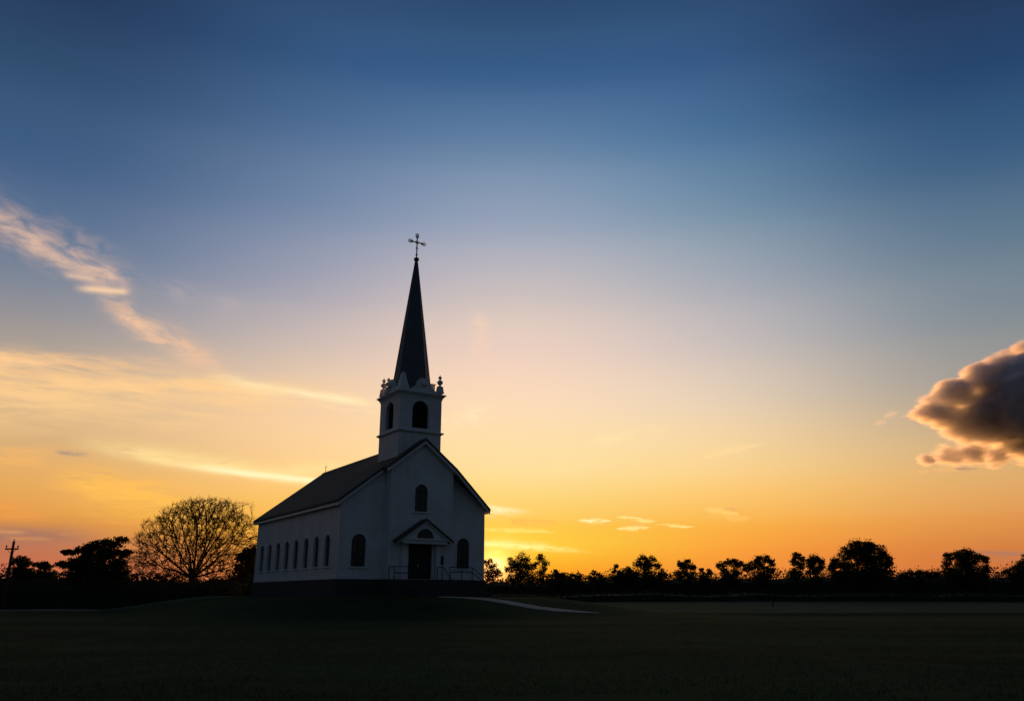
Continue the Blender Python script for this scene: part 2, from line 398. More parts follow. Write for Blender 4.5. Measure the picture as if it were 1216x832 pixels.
class MB:
    """Collects boxes, prisms, tubes and lathes into one mesh."""
    def __init__(s): s.V = []; s.F = []
    def add(s, V, F):
        k = len(s.V); s.V += [tuple(v) for v in V]; s.F += [tuple(i + k for i in f) for f in F]; return s
    def box(s, x0, x1, y0, y1, z0, z1):
        return s.add([(x0,y0,z0),(x1,y0,z0),(x1,y1,z0),(x0,y1,z0),(x0,y0,z1),(x1,y0,z1),(x1,y1,z1),(x0,y1,z1)],
                     [(0,3,2,1),(4,5,6,7),(0,1,5,4),(1,2,6,5),(2,3,7,6),(3,0,4,7)])
    def frus(s, x0, x1, y0, y1, z0, z1, g):       # box whose top grows by g on each side
        return s.add([(x0,y0,z0),(x1,y0,z0),(x1,y1,z0),(x0,y1,z0),(x0-g,y0-g,z1),(x1+g,y0-g,z1),(x1+g,y1+g,z1),(x0-g,y1+g,z1)],
                     [(0,3,2,1),(4,5,6,7),(0,1,5,4),(1,2,6,5),(2,3,7,6),(3,0,4,7)])
    def prism(s, pts, fn, a, b):                   # polygon pts swept from fn(p,a) to fn(p,b)
        n = len(pts)
        V = [fn(p, a) for p in pts] + [fn(p, b) for p in pts]
        F = [tuple(range(n))[::-1], tuple(range(n, 2 * n))] + [(i, (i + 1) % n, n + (i + 1) % n, n + i) for i in range(n)]
        return s.add(V, F)
    def tube(s, pts, rad, n=6, cap=True):
        pts = [Vector(p) for p in pts]; V = []; F = []
        if not isinstance(rad, (list, tuple)): rad = [rad] * len(pts)
        up = None
        for i, p in enumerate(pts):
            t = (pts[min(i + 1, len(pts) - 1)] - pts[max(i - 1, 0)]).normalized()
            if up is None: up = t.orthogonal().normalized()
            up = (up - t * up.dot(t)); up = up.normalized() if up.length > 1e-6 else t.orthogonal().normalized()
            w = t.cross(up)
            for k in range(n):
                a = 2 * math.pi * k / n; V.append(p + (up * math.cos(a) + w * math.sin(a)) * rad[i])
        for i in range(len(pts) - 1):
            for k in range(n):
                F.append((i*n+k, i*n+(k+1) % n, (i+1)*n+(k+1) % n, (i+1)*n+k))
        if cap: F.append(tuple(range(n))[::-1]); F.append(tuple(range((len(pts)-1)*n, len(pts)*n)))
        return s.add(V, F)
    def lathe(s, c, prof, n=12):
        V = []; F = []
        for r, z in prof:
            for k in range(n):
                a = 2 * math.pi * (k + .5) / n; V.append((c[0] + r*math.cos(a), c[1] + r*math.sin(a), c[2] + z))
        m = len(prof)
        for i in range(m - 1):
            for k in range(n): F.append((i*n+k, i*n+(k+1) % n, (i+1)*n+(k+1) % n, (i+1)*n+k))
        F.append(tuple(range(n))[::-1]); F.append(tuple(range((m-1)*n, m*n)))
        return s.add(V, F)
    def build(s, name, mat, parent=None, dz=0.0, smooth_=False, bevel=0.0):
        V = [(x, y, z - dz) for x, y, z in s.V] if dz else s.V
        o = from_data(name, V, s.F, mat, parent, smooth_)
        if bevel:
            m = o.modifiers.new('bevel', 'BEVEL'); m.width = bevel; m.segments = 2; m.limit_method = 'ANGLE'
        return o

def panel(outline, holes, fn, a, b):
    """Flat sheet with openings, from depth a to depth b; fn((x, y), depth) -> 3D."""
    cu = bpy.data.curves.new('sheet', 'CURVE'); cu.dimensions = '2D'; cu.fill_mode = 'BOTH'; cu.extrude = .5
    for ring in [outline] + holes:
        sp = cu.splines.new('POLY'); sp.points.add(len(ring) - 1); sp.use_cyclic_u = True
        for q, p in zip(sp.points, ring): q.co = (p[0], p[1], 0, 1)
    ob = bpy.data.objects.new('sheet', cu); COL.objects.link(ob)
    me = bpy.data.meshes.new_from_object(ob)
    V = [fn((v.co.x, v.co.y), a + (b - a) * (.5 - v.co.z)) for v in me.vertices]
    F = [tuple(p.vertices) for p in me.polygons]
    bpy.data.objects.remove(ob); bpy.data.curves.remove(cu); bpy.data.meshes.remove(me)
    bm = bmesh.new(); vv = [bm.verts.new(v) for v in V]
    for f in F:
        try: bm.faces.new([vv[i] for i in f])
        except ValueError: pass
    bmesh.ops.remove_doubles(bm, verts=bm.verts, dist=1e-5)
    bmesh.ops.recalc_face_normals(bm, faces=bm.faces)
    bm.verts.index_update()
    V = [v.co.copy() for v in bm.verts]; F = [tuple(v.index for v in f.verts) for f in bm.faces]; bm.free()
    return V, F
def arch(cx, z0, z1, w, n=14):
    """Round-headed opening, centre cx, sill z0, crown z1, width w."""
    r = w / 2; zc = z1 - r
    return [(cx - r, z0), (cx + r, z0)] + [(cx + r * math.cos(math.pi * k / n), zc + r * math.sin(math.pi * k / n)) for k in range(n + 1)]
def rect(x0, x1, z0, z1): return [(x0, z0), (x1, z0), (x1, z1), (x0, z1)]

# ================================================================ church frame of reference
YAW = R(33.0)
P0 = Vector((-14.016, 66.0, 0.0))
cv = Vector((math.cos(YAW), math.sin(YAW), 0)); cu_ = Vector((-math.sin(YAW), math.cos(YAW), 0))
GZ = 1.35                                    # ground level at the church
def church_sd(x, y):
    d = Vector((x, y, 0)) - P0; return d.dot(cv), d.dot(cu_)
def CP(s, d, z): return P0 + cv * s + cu_ * d + Vector((0, 0, z))

# ---------------------------------------------------------------- terrain
def sstep(a, b, x):
    t = min(1, max(0, (x - a) / (b - a))); return t * t * (3 - 2 * t)
PATH = [(6.8, -4.7), (8.2, -5.7), (9.6, -7.0), (10.6, -8.8), (11.5, -10.6), (12.7, -12.1), (14.2, -13.2), (15.6, -14.0)]   # church axes
def ground_z(x, y):
    s, d = church_sd(x, y)
    ox = max(-3.0 - s, 0, s - 16.0); oy = max(-4.0 - d, 0, d - 25.0)
    r = math.hypot(ox, oy)
    z = (GZ) * (1 - sstep(0, 13.0, r))
    far = sstep(60, 120, y)
    z += (mnoise.noise(Vector((x * .06, y * .06, 0))) * .10 + mnoise.noise(Vector((x * .3, y * .3, 4))) * .025) * sstep(-2, 6, r)
    z += mnoise.noise(Vector((x * .012, y * .012, 9))) * .35 * far
    # shallow ditch at the edge of the mown lawn, with a bank beyond
    e = y - (67 + .02 * x + 1.5 * mnoise.noise(Vector((x * .05, 2, 0))))
    k = sstep(12, 24, x)
    z += k * (-.28 * math.exp(-((e) / 1.6) ** 2) + .10 * math.exp(-((e - 4) / 2.5) ** 2))
    z += -.9 * sstep(500, 3000, math.hypot(x, y))
    return z
def axis(lim, near, step, grow):
    a = [0.0]; st = step
    while a[-1] < lim:
        if a[-1] > near: st *= grow
        a.append(a[-1] + st)
    return a
xp = axis(4000, 55, 1.0, 1.12); xs = [-v for v in xp[:0:-1]] + xp
ys = [-v for v in axis(600, 4, 1.5, 1.25)[:0:-1]] + axis(5000, 120, 1.0, 1.10)
V = [(x, y, ground_z(x, y)) for y in ys for x in xs]; nx = len(xs)
F = [(j*nx+i, j*nx+i+1, (j+1)*nx+i+1, (j+1)*nx+i) for j in range(len(ys)-1) for i in range(nx-1)]
g = from_data('ground', V, F, M_ground, None, True)
tag(g, 'dark mown grass lawn and pasture round the church knoll', 'ground', kind='structure')

def strip(name, pts, w, mat, lift=.03, n=10):
    """A ribbon that lies on the ground along pts (world x, y)."""
    P = []
    for i in range(len(pts) - 1):
        p0 = Vector(pts[max(i-1, 0)]); p1 = Vector(pts[i]); p2 = Vector(pts[i+1]); p3 = Vector(pts[min(i+2, len(pts)-1)])
        for k in range(n):
            t = k / n
            P.append(.5 * ((2*p1) + (p2-p0)*t + (2*p0-5*p1+4*p2-p3)*t*t + (3*p1-p0-3*p2+p3)*t**3))
    P.append(Vector(pts[-1])); V = []; F = []; m = 6
    for i, p in enumerate(P):
        t = (P[min(i+1, len(P)-1)] - P[max(i-1, 0)]).normalized(); nrm = Vector((-t.y, t.x))
        ww = w(i / (len(P)-1)) if callable(w) else w
        for k in range(m + 1):
            f = k / m - .5
            q = p + nrm * (ww * f + (.28 * mnoise.noise(Vector((i * .31, k * 9.1, 0))) + .16 * mnoise.noise(Vector((i * 1.3, k * 3.1, 0))) if k in (0, m) else 0))
            V.append((q.x, q.y, ground_z(q.x, q.y) + lift - (.05 if k in (0, m) else 0)))
    for i in range(len(P)-1):
        for k in range(m): F.append((i*(m+1)+k, i*(m+1)+k+1, (i+1)*(m+1)+k+1, (i+1)*(m+1)+k))
    return from_data(name, V, F, mat, None, True)
pw = [CP(s, d, 0) for s, d in PATH]
o = strip('path', [(p.x, p.y) for p in pw], lambda t: (1.15 + .65 * math.sin(t * math.pi)) * (1 - .8 * sstep(.72, 1, t)), M_path)
tag(o, 'pale gravel path curving down from the church steps to the lawn', 'path', kind='structure')
o = strip('road', [(-95, 86), (-70, 86), (-55, 85.5), (-42, 86.5)], 3.2, M_path)
tag(o, 'narrow pale lane along the dark thicket', 'road', kind='structure')

# ================================================================ the church
church = empty('church', (P0.x, P0.y, GZ), YAW)
tag(church, 'white clapboard church with dark roof and tall pointed steeple on a grassy knoll', 'church')
W, DEP, ZF, ZE, SL, CXS = 13.7, 23.1, 2.72, 9.03, .77, 6.85
def zr(s): return ZE + SL * min(s, W - s)
fr = lambda p, d: (p[0], d, p[1])            # sheet facing the front
lf = lambda p, x: (x, p[0], p[1])            # sheet facing a side
def part(name, VF, mat, parent=church):
    V, F = VF
    return from_data(name, [(a, b, c - GZ) for a, b, c in V], F, mat, parent)

def window(cx, z0, z1, w, plane, face, depth, parent=church, bars=3):
    """Round-headed window: frame (on the wall), pane set back in the opening, sill; plane 'f' or 's'."""
    fn = fr if plane == 'f' else lf
    sgn = -1                                 # outward is towards smaller depth on both seen sides
    e = .10
    fo = part('window', panel(arch(cx, z0 - .02, z1 + e, w + 2*e), [arch(cx, z0, z1 - .0, w - .0)], fn, face - .045, face + .004), M_trim, parent)
    pn = part('pane', panel(arch(cx, z0 - .05, z1 + .05, w + .1), [], fn, face + depth, face + depth + .03), M_glass, fo)
    m = MB(); zc = z1 - w/2
    t = .022
    def bx(a0, a1, b0, b1):
        if plane == 'f': m.box(a0, a1, face+depth-.04, face+depth-.004, b0 - GZ, b1 - GZ)
        else: m.box(face+depth-.04, face+depth-.004, a0, a1, b0 - GZ, b1 - GZ)
    bx(cx - t, cx + t, z0, z1 - .03)
    for k in range(1, bars + 1):
        zz = z0 + (zc - z0) * k / bars
        bx(cx - w/2 + .01, cx - t - .002, zz - t, zz + t); bx(cx + t + .002, cx + w/2 - .01, zz - t, zz + t)
    m.build('muntins', M_iron, fo)
    m = MB()
    if plane == 'f': m.box(cx - w/2 - .2, cx + w/2 + .2, face - .12, face - .002, z0 - .14 - GZ, z0 - .022 - GZ)
    else: m.box(face - .12, face - .002, cx - w/2 - .2, cx + w/2 + .2, z0 - .14 - GZ, z0 - .022 - GZ)
    m.build('sill', M_trim, fo)
    return fo

# foundation and steps
m = MB()
m.box(-.12, W + .12, -.12, DEP + .12, GZ - .6 - GZ, ZF - .002 - GZ)
m.box(3.75, 9.95, -1.22, -.122, -.6, ZF - .002 - GZ)
m.build('foundation', M_stone, church, bevel=.02)
m = MB(); m.box(3.75, 11.3, -2.6, -1.222, -.6, ZF - .03 - GZ)
m.build('landing', M_stone, church, bevel=.02)
m = MB()
for k in range(7):
    m.box(5.3, 8.3, -2.602 - .3*(k+1), -2.602 - .3*k, -.6, ZF - .03 - .185*(k+1) - GZ)
m.build('front_steps', M_stone, church, bevel=.015)
m = MB()
for k in range(7):
    m.box(11.302 + .3*k, 11.302 + .3*(k+1), -2.5, -1.25, -.6, ZF - .03 - .185*(k+1) - GZ)
m.build('side_steps', M_stone, church, bevel=.015)

# walls
WL, WR = (1.75, 3.70, 6.28, 1.25), (11.55, 3.70, 6.28, 1.25)
part('front_wall', panel([(0, ZF), (W, ZF), (W, ZE), (CXS, zr(CXS)), (0, ZE)], [arch(WL[0], *WL[1:]), arch(WR[0], *WR[1:])], fr, 0, .35), M_wall)
SW = [2.42, 5.06, 7.68, 10.38, 13.02, 15.66, 18.34, 20.95]
part('side_wall', panel(rect(.352, DEP - .352, ZF, ZE + .1), [arch(c, 3.76, 6.32, 1.2) for c in SW], lf, 0, .35), M_wall)
part('side_wall', panel(rect(.352, DEP - .352, ZF, ZE + .1), [], lf, W - .35, W), M_wall)
part('rear_wall', panel([(0, ZF), (W, ZF), (W, ZE), (CXS, zr(CXS)), (0, ZE)], [], fr, DEP - .35, DEP), M_wall)
window(*WL, 'f', 0, .16); window(*WR, 'f', 0, .16)
for c in SW: window(c, 3.76, 6.32, 1.2, 's', 0, .16)
m = MB(); m.box(-.03, .22, -.03, -.002, ZF - GZ, ZE - GZ); m.box(-.03, -.002, -.002, .22, ZF - GZ, ZE - GZ); m.build('corner_board', M_trim, church)
m = MB(); m.box(W - .22, W + .03, -.03, -.002, ZF - GZ, ZE - GZ); m.build('corner_board', M_trim, church)
m = MB(); m.box(-.03, -.002, DEP - .22, DEP, ZF - GZ, ZE - GZ); m.build('corner_board', M_trim, church)
m = MB(); m.box(-.05, -.003, .23, DEP - .23, ZF + .002 - GZ, ZF + .22 - GZ); m.box(.23, 3.88, -.05, -.003, ZF + .002 - GZ, ZF + .22 - GZ)
m.box(9.84, W - .23, -.05, -.003, ZF + .002 - GZ, ZF + .22 - GZ)
m.build('water_table', M_trim, church)

# projecting entrance bay
BF = -1.1; B0, B1 = 3.9, 9.8
bay = part('entrance_bay', panel([(B0, ZF), (B1, ZF), (B1, zr(B1)), (CXS, zr(CXS)), (B0, zr(B0))],
           [rect(5.75, 7.95, ZF + .02, 5.55), arch(6.75, 8.25, 10.55, 1.2)], fr, BF, BF + .3), M_wall)
m = MB(); m.box(B0, B0 + .3, BF + .302, -.002, ZF - GZ, zr(B0) - GZ - .02); m.box(B1 - .3, B1, BF + .302, -.002, ZF - GZ, zr(B1) - GZ - .02)
m.build('bay_side_wall', M_wall, bay)
m = MB(); m.box(B1 - .2, B1 + .03, BF - .03, BF - .002, ZF - GZ, zr(B0) - GZ - .05); m.build('corner_board', M_trim, bay)
m = MB(); m.box(B0 - .03, B0 + .2, BF - .03, BF - .002, ZF - GZ, zr(B0) - GZ - .05); m.box(B0 - .03, B0 - .002, BF - .002, BF + .2, ZF - GZ, zr(B0) - GZ - .05)
m.build('corner_board', M_trim, bay)
window(6.75, 8.25, 10.55, 1.2, 'f', BF, .16, church, 2)

# door in its opening
door = MB()
for x0, x1 in ((5.76, 6.842), (6.858, 7.94)):
    door.box(x0, x1, BF + .18, BF + .24, ZF + .02 - GZ, 5.54 - GZ)
    for z0, z1 in ((2.95, 3.75), (3.95, 5.3)):
        door.box(x0 + .16, x1 - .16, BF + .155, BF + .179, z0 - GZ, z1 - GZ)
door = door.build('door', M_door, church, bevel=.01)
m = MB(); m.lathe((6.70, BF + .10, 3.85 - GZ), [(.01, -.05), (.045, -.03), (.05, 0), (.045, .03), (.01, .05)], 10)
m.box(6.66, 6.74, BF + .135, BF + .154, 3.72 - GZ, 3.98 - GZ)
m.build('door_handle', M_brass, door, smooth_=False)

# porch hood: pilasters, entablature, pediment with fanlight, little roof
HD = BF - .95
hood = MB()
hood.box(4.75, 8.95, HD + .1, BF - .002, 5.55 - GZ, 5.84 - GZ)
hood.box(4.62, 9.08, HD, BF - .002, 5.842 - GZ, 5.95 - GZ)
hood = hood.build('porch_hood', M_trim, church, bevel=.01)
zp = lambda s: 7.42 - .685 * abs(s - CXS)
part('pediment', panel([(4.75, 5.952), (8.95, 5.952), (8.95, zp(8.95)), (CXS, zp(CXS)), (4.75, zp(4.75))],
     [[(CXS + .78 * math.cos(math.pi*k/16), 6.0 + .78 * math.sin(math.pi*k/16)) for k in range(17)]], fr, HD + .12, HD + .24), M_trim, hood)
m = MB(); m.prism([(CXS + .84*math.cos(math.pi*k/16), 5.97 + .84*math.sin(math.pi*k/16)) for k in range(17)], lambda p, d: (p[0], d, p[1]-GZ), HD+.2405, HD+.27)
m.build('fanlight', M_glass, hood)
m = MB()
for s0, s1 in ((CXS, 4.28), (CXS, 9.42)):
    m.prism([(s0, zp(s0) + .002), (s1, zp(s1) + .002), (s1, zp(s1) + .19), (s0, zp(s0) + .19)], lambda p, d: (p[0], d, p[1]-GZ), HD - .12, BF - .003)
m.build('hood_roof', M_roof, hood)
m = MB()
for s0, s1 in ((CXS, 4.30), (CXS, 9.40)):
    m.prism([(s0, zp(s0) - .14), (s1, zp(s1) - .14), (s1, zp(s1) + .0), (s0, zp(s0) + .0)], lambda p, d: (p[0], d, p[1]-GZ), HD - .03, HD + .118)
m.build('raking_trim', M_trim, hood)
for x0 in (4.95, 8.10):
    m = MB(); m.box(x0, x0+.55, BF-.36, BF-.002, ZF-GZ, ZF+.28-GZ); m.box(x0+.05, x0+.5, BF-.31, BF-.002, ZF+.282-GZ, 5.36-GZ); m.box(x0, x0+.55, BF-.36, BF-.002, 5.362-GZ, 5.548-GZ)
    m.build('pilaster', M_trim, church, bevel=.01)
m = MB(); lx, ly = 8.86, BF - .13
m.box(lx-.05, lx+.05, BF-.06, BF-.002, 4.35-GZ, 4.6-GZ); m.tube([(lx, BF-.06, 4.55-GZ), (lx, ly, 4.7-GZ), (lx, ly, 4.62-GZ)], .018, 6)
m.lathe((lx, ly, 4.0-GZ), [(.03, -.12), (.06, -.04), (.10, 0), (.115, .48), (.13, .5), (.09, .58), (.03, .68), (.015, .76)], 8)
m.build('wall_lantern', M_iron, church)

# roof
def slab(m, poly, t):
    n = len(poly)
    lo = [(s, d, zr(s) + .004 - GZ) for s, d in poly]; hi = [(s, d, zr(s) + t - GZ) for s, d in poly]
    m.add(lo + hi, [tuple(range(n))[::-1], tuple(range(n, 2*n))] + [(i, (i+1) % n, n+(i+1) % n, n+i) for i in range(n)])
m = MB(); RB, RF, BR = DEP + .75, -.42, BF - .42
slab(m, [(CXS, RB), (-.42, RB), (-.42, RF), (B0 - .42, RF), (B0 - .42, BR), (CXS, BR)], .24)
slab(m, [(CXS, RB), (W + .42, RB), (W + .42, RF), (B1 + .2, BR), (CXS, BR)], .24)
roof = m.build('roof', M_roof, church)
m = MB(); m.prism([(CXS - .16, zr(CXS) + .13), (CXS + .16, zr(CXS) + .13), (CXS, zr(CXS) + .30)], lambda p, d: (p[0], d, p[1]-GZ), 4.0, RB + .02)
m.build('ridge_cap', M_roof, roof)
m = MB()
def rake(s0, s1, y0, y1):
    m.prism([(s0, zr(s0) - .26), (s1, zr(s1) - .26), (s1, zr(s1) - .0), (s0, zr(s0) - .0)], lambda p, d: (p[0], d, p[1]-GZ), y0, y1)
rake(-.40, B0 - .45, RF + .03, -.034)
sa_, sb_ = B1 + .205, W + .40
m.add([(sx, dd, zr(sx) + o_ - GZ) for sx, d0 in ((sa_, BR + .03), (sb_, RF + .03)) for dd in (d0, d0 + .14) for o_ in (-.26, 0)], [(0,1,3,2),(4,6,7,5),(0,4,5,1),(2,3,7,6),(0,2,6,4),(1,5,7,3)])
rake(B0 - .40, CXS, BR + .03, BF - .034); rake(CXS, B1 + .20, BR + .03, BF - .034)
m.build('bargeboard', M_trim, roof)
m = MB(); zz = zr(-.40)
m.box(-.40, -.034, -.03, RB - .05, zz - .20 - GZ, zz - .005 - GZ)
m.box(W + .034, W + .40, -.03, RB - .05, zz - .20 - GZ, zz - .005 - GZ)
m.build('eave_fascia', M_trim, roof)
m = MB(); m.tube([(CXS, RB - .8, zr(CXS) + .2 - GZ), (CXS, RB - .8, zr(CXS) + 1.05 - GZ)], [.035, .02], 6)
m.lathe((CXS, RB - .8, zr(CXS) + .85 - GZ), [(.02, -.08), (.07, 0), (.02, .08)], 8)
m.build('ridge_finial', M_iron, roof)

# tower
T0, T1, TD0 = CXS - 2.075, CXS + 2.075, -.25; TD1 = TD0 + 4.15; TC = (TD0 + TD1) / 2
m = MB(); m.box(T0, T1, TD0, TD1, 11.5 - GZ, 15.10 - GZ)
tower = m.build('tower', M_wall, church)
bel = MB()
AZ0, AZ1, AW = 15.62, 18.1, 1.62
bel.add(*panel(rect(T0, T1, 15.36, 18.42), [arch(CXS, AZ0, AZ1, AW)], fr, TD0, TD0 + .3))
bel.add(*panel(rect(T0, T1, 15.36, 18.42), [arch(CXS, AZ0, AZ1, AW)], fr, TD1 - .3, TD1))
bel.add(*panel(rect(TD0 + .302, TD1 - .302, 15.36, 18.42), [arch(TC, AZ0, AZ1, AW)], lf, T0, T0 + .3))
bel.add(*panel(rect(TD0 + .302, TD1 - .302, 15.36, 18.42), [arch(TC, AZ0, AZ1, AW)], lf, T1 - .3, T1))
bel.build('belfry_wall', M_wall, tower, dz=GZ)
m = MB(); m.frus(T0, T1, TD0, TD1, 15.102 - GZ, 15.24 - GZ, .14); m.box(T0-.20, T1+.20, TD0-.20, TD1+.20, 15.242-GZ, 15.358-GZ)
m.build('belt_cornice', M_trim, tower)
m = MB(); m.box(T0-.04, T1+.04, TD0-.04, TD1+.04, 18.32-GZ, 18.46-GZ); m.frus(T0-.05, T1+.05, TD0-.05, TD1+.05, 18.462-GZ, 18.74-GZ, .20)
m.box(T0-.31, T1+.31, TD0-.31, TD1+.31, 18.742-GZ, 18.84-GZ); m.box(T0+.0, T1-.0, TD0+.0, TD1-.0, 18.842-GZ, 19.02-GZ)
m.build('crown_cornice', M_trim, tower)
def louvre(plane, c):
    m = MB()
    for k in range(12):
        z = AZ0 + .05 + k * .2
        if plane == 'f': m.add([(CXS-.9, c, z-GZ), (CXS+.9, c, z-GZ), (CXS+.9, c+.16, z+.17-GZ), (CXS-.9, c+.16, z+.17-GZ), (CXS-.9, c, z+.03-GZ), (CXS+.9, c, z+.03-GZ), (CXS+.9, c+.16, z+.2-GZ), (CXS-.9, c+.16, z+.2-GZ)], [(0,1,2,3),(7,6,5,4),(0,4,5,1),(2,6,7,3),(1,5,6,2),(0,3,7,4)])
        else: m.add([(c, TC-.9, z-GZ), (c, TC+.9, z-GZ), (c+.16, TC+.9, z+.17-GZ), (c+.16, TC-.9, z+.17-GZ), (c, TC-.9, z+.03-GZ), (c, TC+.9, z+.03-GZ), (c+.16, TC+.9, z+.2-GZ), (c+.16, TC-.9, z+.2-GZ)], [(3,2,1,0),(4,5,6,7),(1,5,4,0),(3,7,6,2),(2,6,5,1),(4,7,3,0)])
    if plane == 'f': m.box(CXS-1, CXS+1, c+.2, c+.24, AZ0-.1-GZ, AZ1+.1-GZ)
    else: m.box(c+.2, c+.24, TC-1, TC+1, AZ0-.1-GZ, AZ1+.1-GZ)
    m.build('louvre', M_door, tower)
louvre('f', TD0 + .31); louvre('s', T0 + .31)
m = MB(); m.box(T1-.36, T1-.32, TC-1, TC+1, AZ0-.1-GZ, AZ1+.1-GZ); m.build('louvre', M_door, tower)
m = MB(); m.box(CXS-1, CXS+1, TD1-.36, TD1-.32, AZ0-.1-GZ, AZ1+.1-GZ); m.build('louvre', M_door, tower)
# corner finials, obelisk and rounded crestings on the cornice
def urn(x, y, h=1.75):
    m = MB(); k = h / 1.75
    m.box(x-.30, x+.30, y-.30, y+.30, 19.022-GZ, 19.14-GZ); m.frus(x-.27, x+.27, y-.27, y+.27, 19.142-GZ, 19.142+.5*k-GZ, -.05)
    m.lathe((x, y, 19.142+.5*k-GZ), [(.28, 0), (.28, .05), (.12, .10), (.09, .18), (.24, .36*k), (.29, .5*k), (.2, .62*k), (.08, .7*k), (.06, .76*k), (.15, .84*k), (.17, .93*k), (.12, 1.02*k), (.04, 1.1*k), (.03, 1.2*k)], 10)
    m.build('finial', M_trim, tower)
urn(T1 - .15, TD0 + .15, 1.7); urn(T0 + .15, TD1 - .15, 1.7); urn(T1 - .15, TD1 - .15, 1.7); urn(T0 + .1, TC + .75, 1.5)
m = MB(); x, y = T0 + .42, TD0 + .42
m.box(x-.44, x+.44, y-.44, y+.44, 19.022-GZ, 19.3-GZ); m.frus(x-.40, x+.40, y-.40, y+.40, 19.302-GZ, 20.5-GZ, -.25); m.frus(x-.14, x+.14, y-.14, y+.14, 20.502-GZ, 20.68-GZ, -.13)
m.build('obelisk', M_trim, tower)
def crest(x0, plane, c):
    m = MB(); fn = (lambda p, d: (p[0], d, p[1]-GZ)) if plane == 'f' else (lambda p, d: (d, p[0], p[1]-GZ))
    arc = [(x0 + .78*math.cos(math.pi*k/14), 19.35 + .92*math.sin(math.pi*k/14)) for k in range(15)]
    m.prism([(x0+.78, 19.022), *arc, (x0-.78, 19.022)], fn, c, c+.22)
    for s in (-1, 1):
        sc_ = [(x0 + s*(.80+.70*t), 19.022 + .42*(1-t)**1.6 + .06) for t in [k/8 for k in range(9)]]
        pts = [(x0 + s*.80, 19.022)] + sc_ + [(x0 + s*1.5, 19.022)]
        m.prism(pts, fn, c+.03, c+.19)
    m.lathe((x0, c-.02, 19.72-GZ) if plane == 'f' else (c-.02, x0, 19.72-GZ), [(.02, -.28), (.22, -.2), (.28, 0), (.22, .2), (.02, .28)], 10)
    m.build('crest', M_trim, tower)
crest(CXS + .25, 'f', TD0 + .05); crest(TC + .1, 's', T0 + .05)
m = MB(); m.box(T1-.5, T1-.12, TC-.9, TC-.5, 19.022-GZ, 20.05-GZ); m.box(T1-.55, T1-.07, TC-.95, TC-.45, 20.052-GZ, 20.15-GZ)
m.build('finial', M_trim, tower)

# spire with ball and cross
m = MB(); m.lathe((CXS, TC, 0), [(1.98, 19.022-GZ), (1.80, 19.5-GZ), (1.60, 20.9-GZ), (.86, 26.6-GZ), (.12, 32.35-GZ)], 8)
spire = m.build('spire', M_spire, church)
m = MB()
for k in range(8):
    a = 2*math.pi*(k+.5)/8
    m.tube([(CXS + r*math.cos(a), TC + r*math.sin(a), z - GZ) for r, z in ((1.80, 19.5), (1.60, 20.9), (.86, 26.6), (.125, 32.3))], .035, 5)
m.build('hip_roll', M_spire, spire)
m = MB(); m.lathe((CXS, TC, 32.55-GZ), [(.10, -.24), (.14, -.2), (.2, -.15), (.27, 0), (.22, .14), (.10, .22), (.05, .3), (.05, .42), (.12, .47), (.12, .52), (.04, .58), (.03, .75)], 12)
m.build('ball', M_iron, spire, smooth_=True)
m = MB(); zc, t = 34.36 - GZ, .058
m.tube([(CXS, TC, 33.1-GZ), (CXS, TC, zc + .80)], t, 6); m.tube([(CXS-.78, TC, zc), (CXS+.78, TC, zc)], t, 6)
for ux, uz in ((1, 0), (-1, 0), (0, 1)):
    def q(a, b): return (CXS + ux*a + (b if uz else 0), TC, zc + uz*a + (b if ux else 0))
    L = .50
    m.tube([q(L-.06, 0), q(L+.02, .11), q(L+.33, .16), q(L+.40, 0), q(L+.33, -.16), q(L+.02, -.11), q(L-.06, 0)], .046, 5)
    m.lathe(q(L+.43, 0), [(.01, -.06), (.06, 0), (.01, .06)], 6)
m.tube([(CXS-.13, TC, zc-.62), (CXS+.13, TC, zc-.62)], .05, 6); m.tube([(CXS-.16, TC, zc-.16), (CXS+.16, TC, zc+.16)], .025, 5); m.tube([(CXS-.16, TC, zc+.16), (CXS+.16, TC, zc-.16)], .025, 5)
m.build('cross', M_iron, spire)

# handrails (bolted to the landing, each a thing of its own)
def railing(label, runs, posts, base):
    root = empty('handrail', CP(base[0], base[1], ZF - .03), YAW); tag(root, label, 'handrail', 'iron handrails at the church entrance')
    def L(p): return (p[0]-base[0], p[1]-base[1], p[2]-(ZF-.03))
    m = MB()
    for r in runs: m.tube([L(p) for p in r], .032, 6)
    m.build('rail', M_iron, root)
    for p, zt in posts:
        m = MB(); m.tube([L((p[0], p[1], p[2])), L((p[0], p[1], zt))], .034, 6); m.box(L(p)[0]-.06, L(p)[0]+.06, L(p)[1]-.06, L(p)[1]+.06, L(p)[2], L(p)[2]+.02)
        m.build('post', M_iron, root)
zl = ZF - .03
railing('black iron handrail left of the church door, along the landing and down the front steps',
        [[(3.9, -1.4, zl+1.0), (3.9, -2.45, zl+1.0), (5.35, -2.45, zl+1.0), (5.38, -2.75, zl+.95), (5.38, -4.5, zl-.25)], [(3.9, -2.45, zl+.5), (5.35, -2.45, zl+.5)]],
        [((3.9, -2.45, zl), zl+1), ((3.9, -1.4, zl), zl+1), ((5.35, -2.45, zl), zl+1), ((5.38, -4.45, zl-1.1), zl-.22)], (3.9, -2.45))
railing('black iron handrail sloping down the front steps, right of the church door',
        [[(8.22, -1.6, zl+1.0), (8.22, -2.6, zl+1.0), (8.22, -4.5, zl-.25)]],
        [((8.22, -1.6, zl), zl+1), ((8.22, -2.45, zl), zl+1), ((8.22, -4.45, zl-1.1), zl-.22)], (8.22, -2.45))
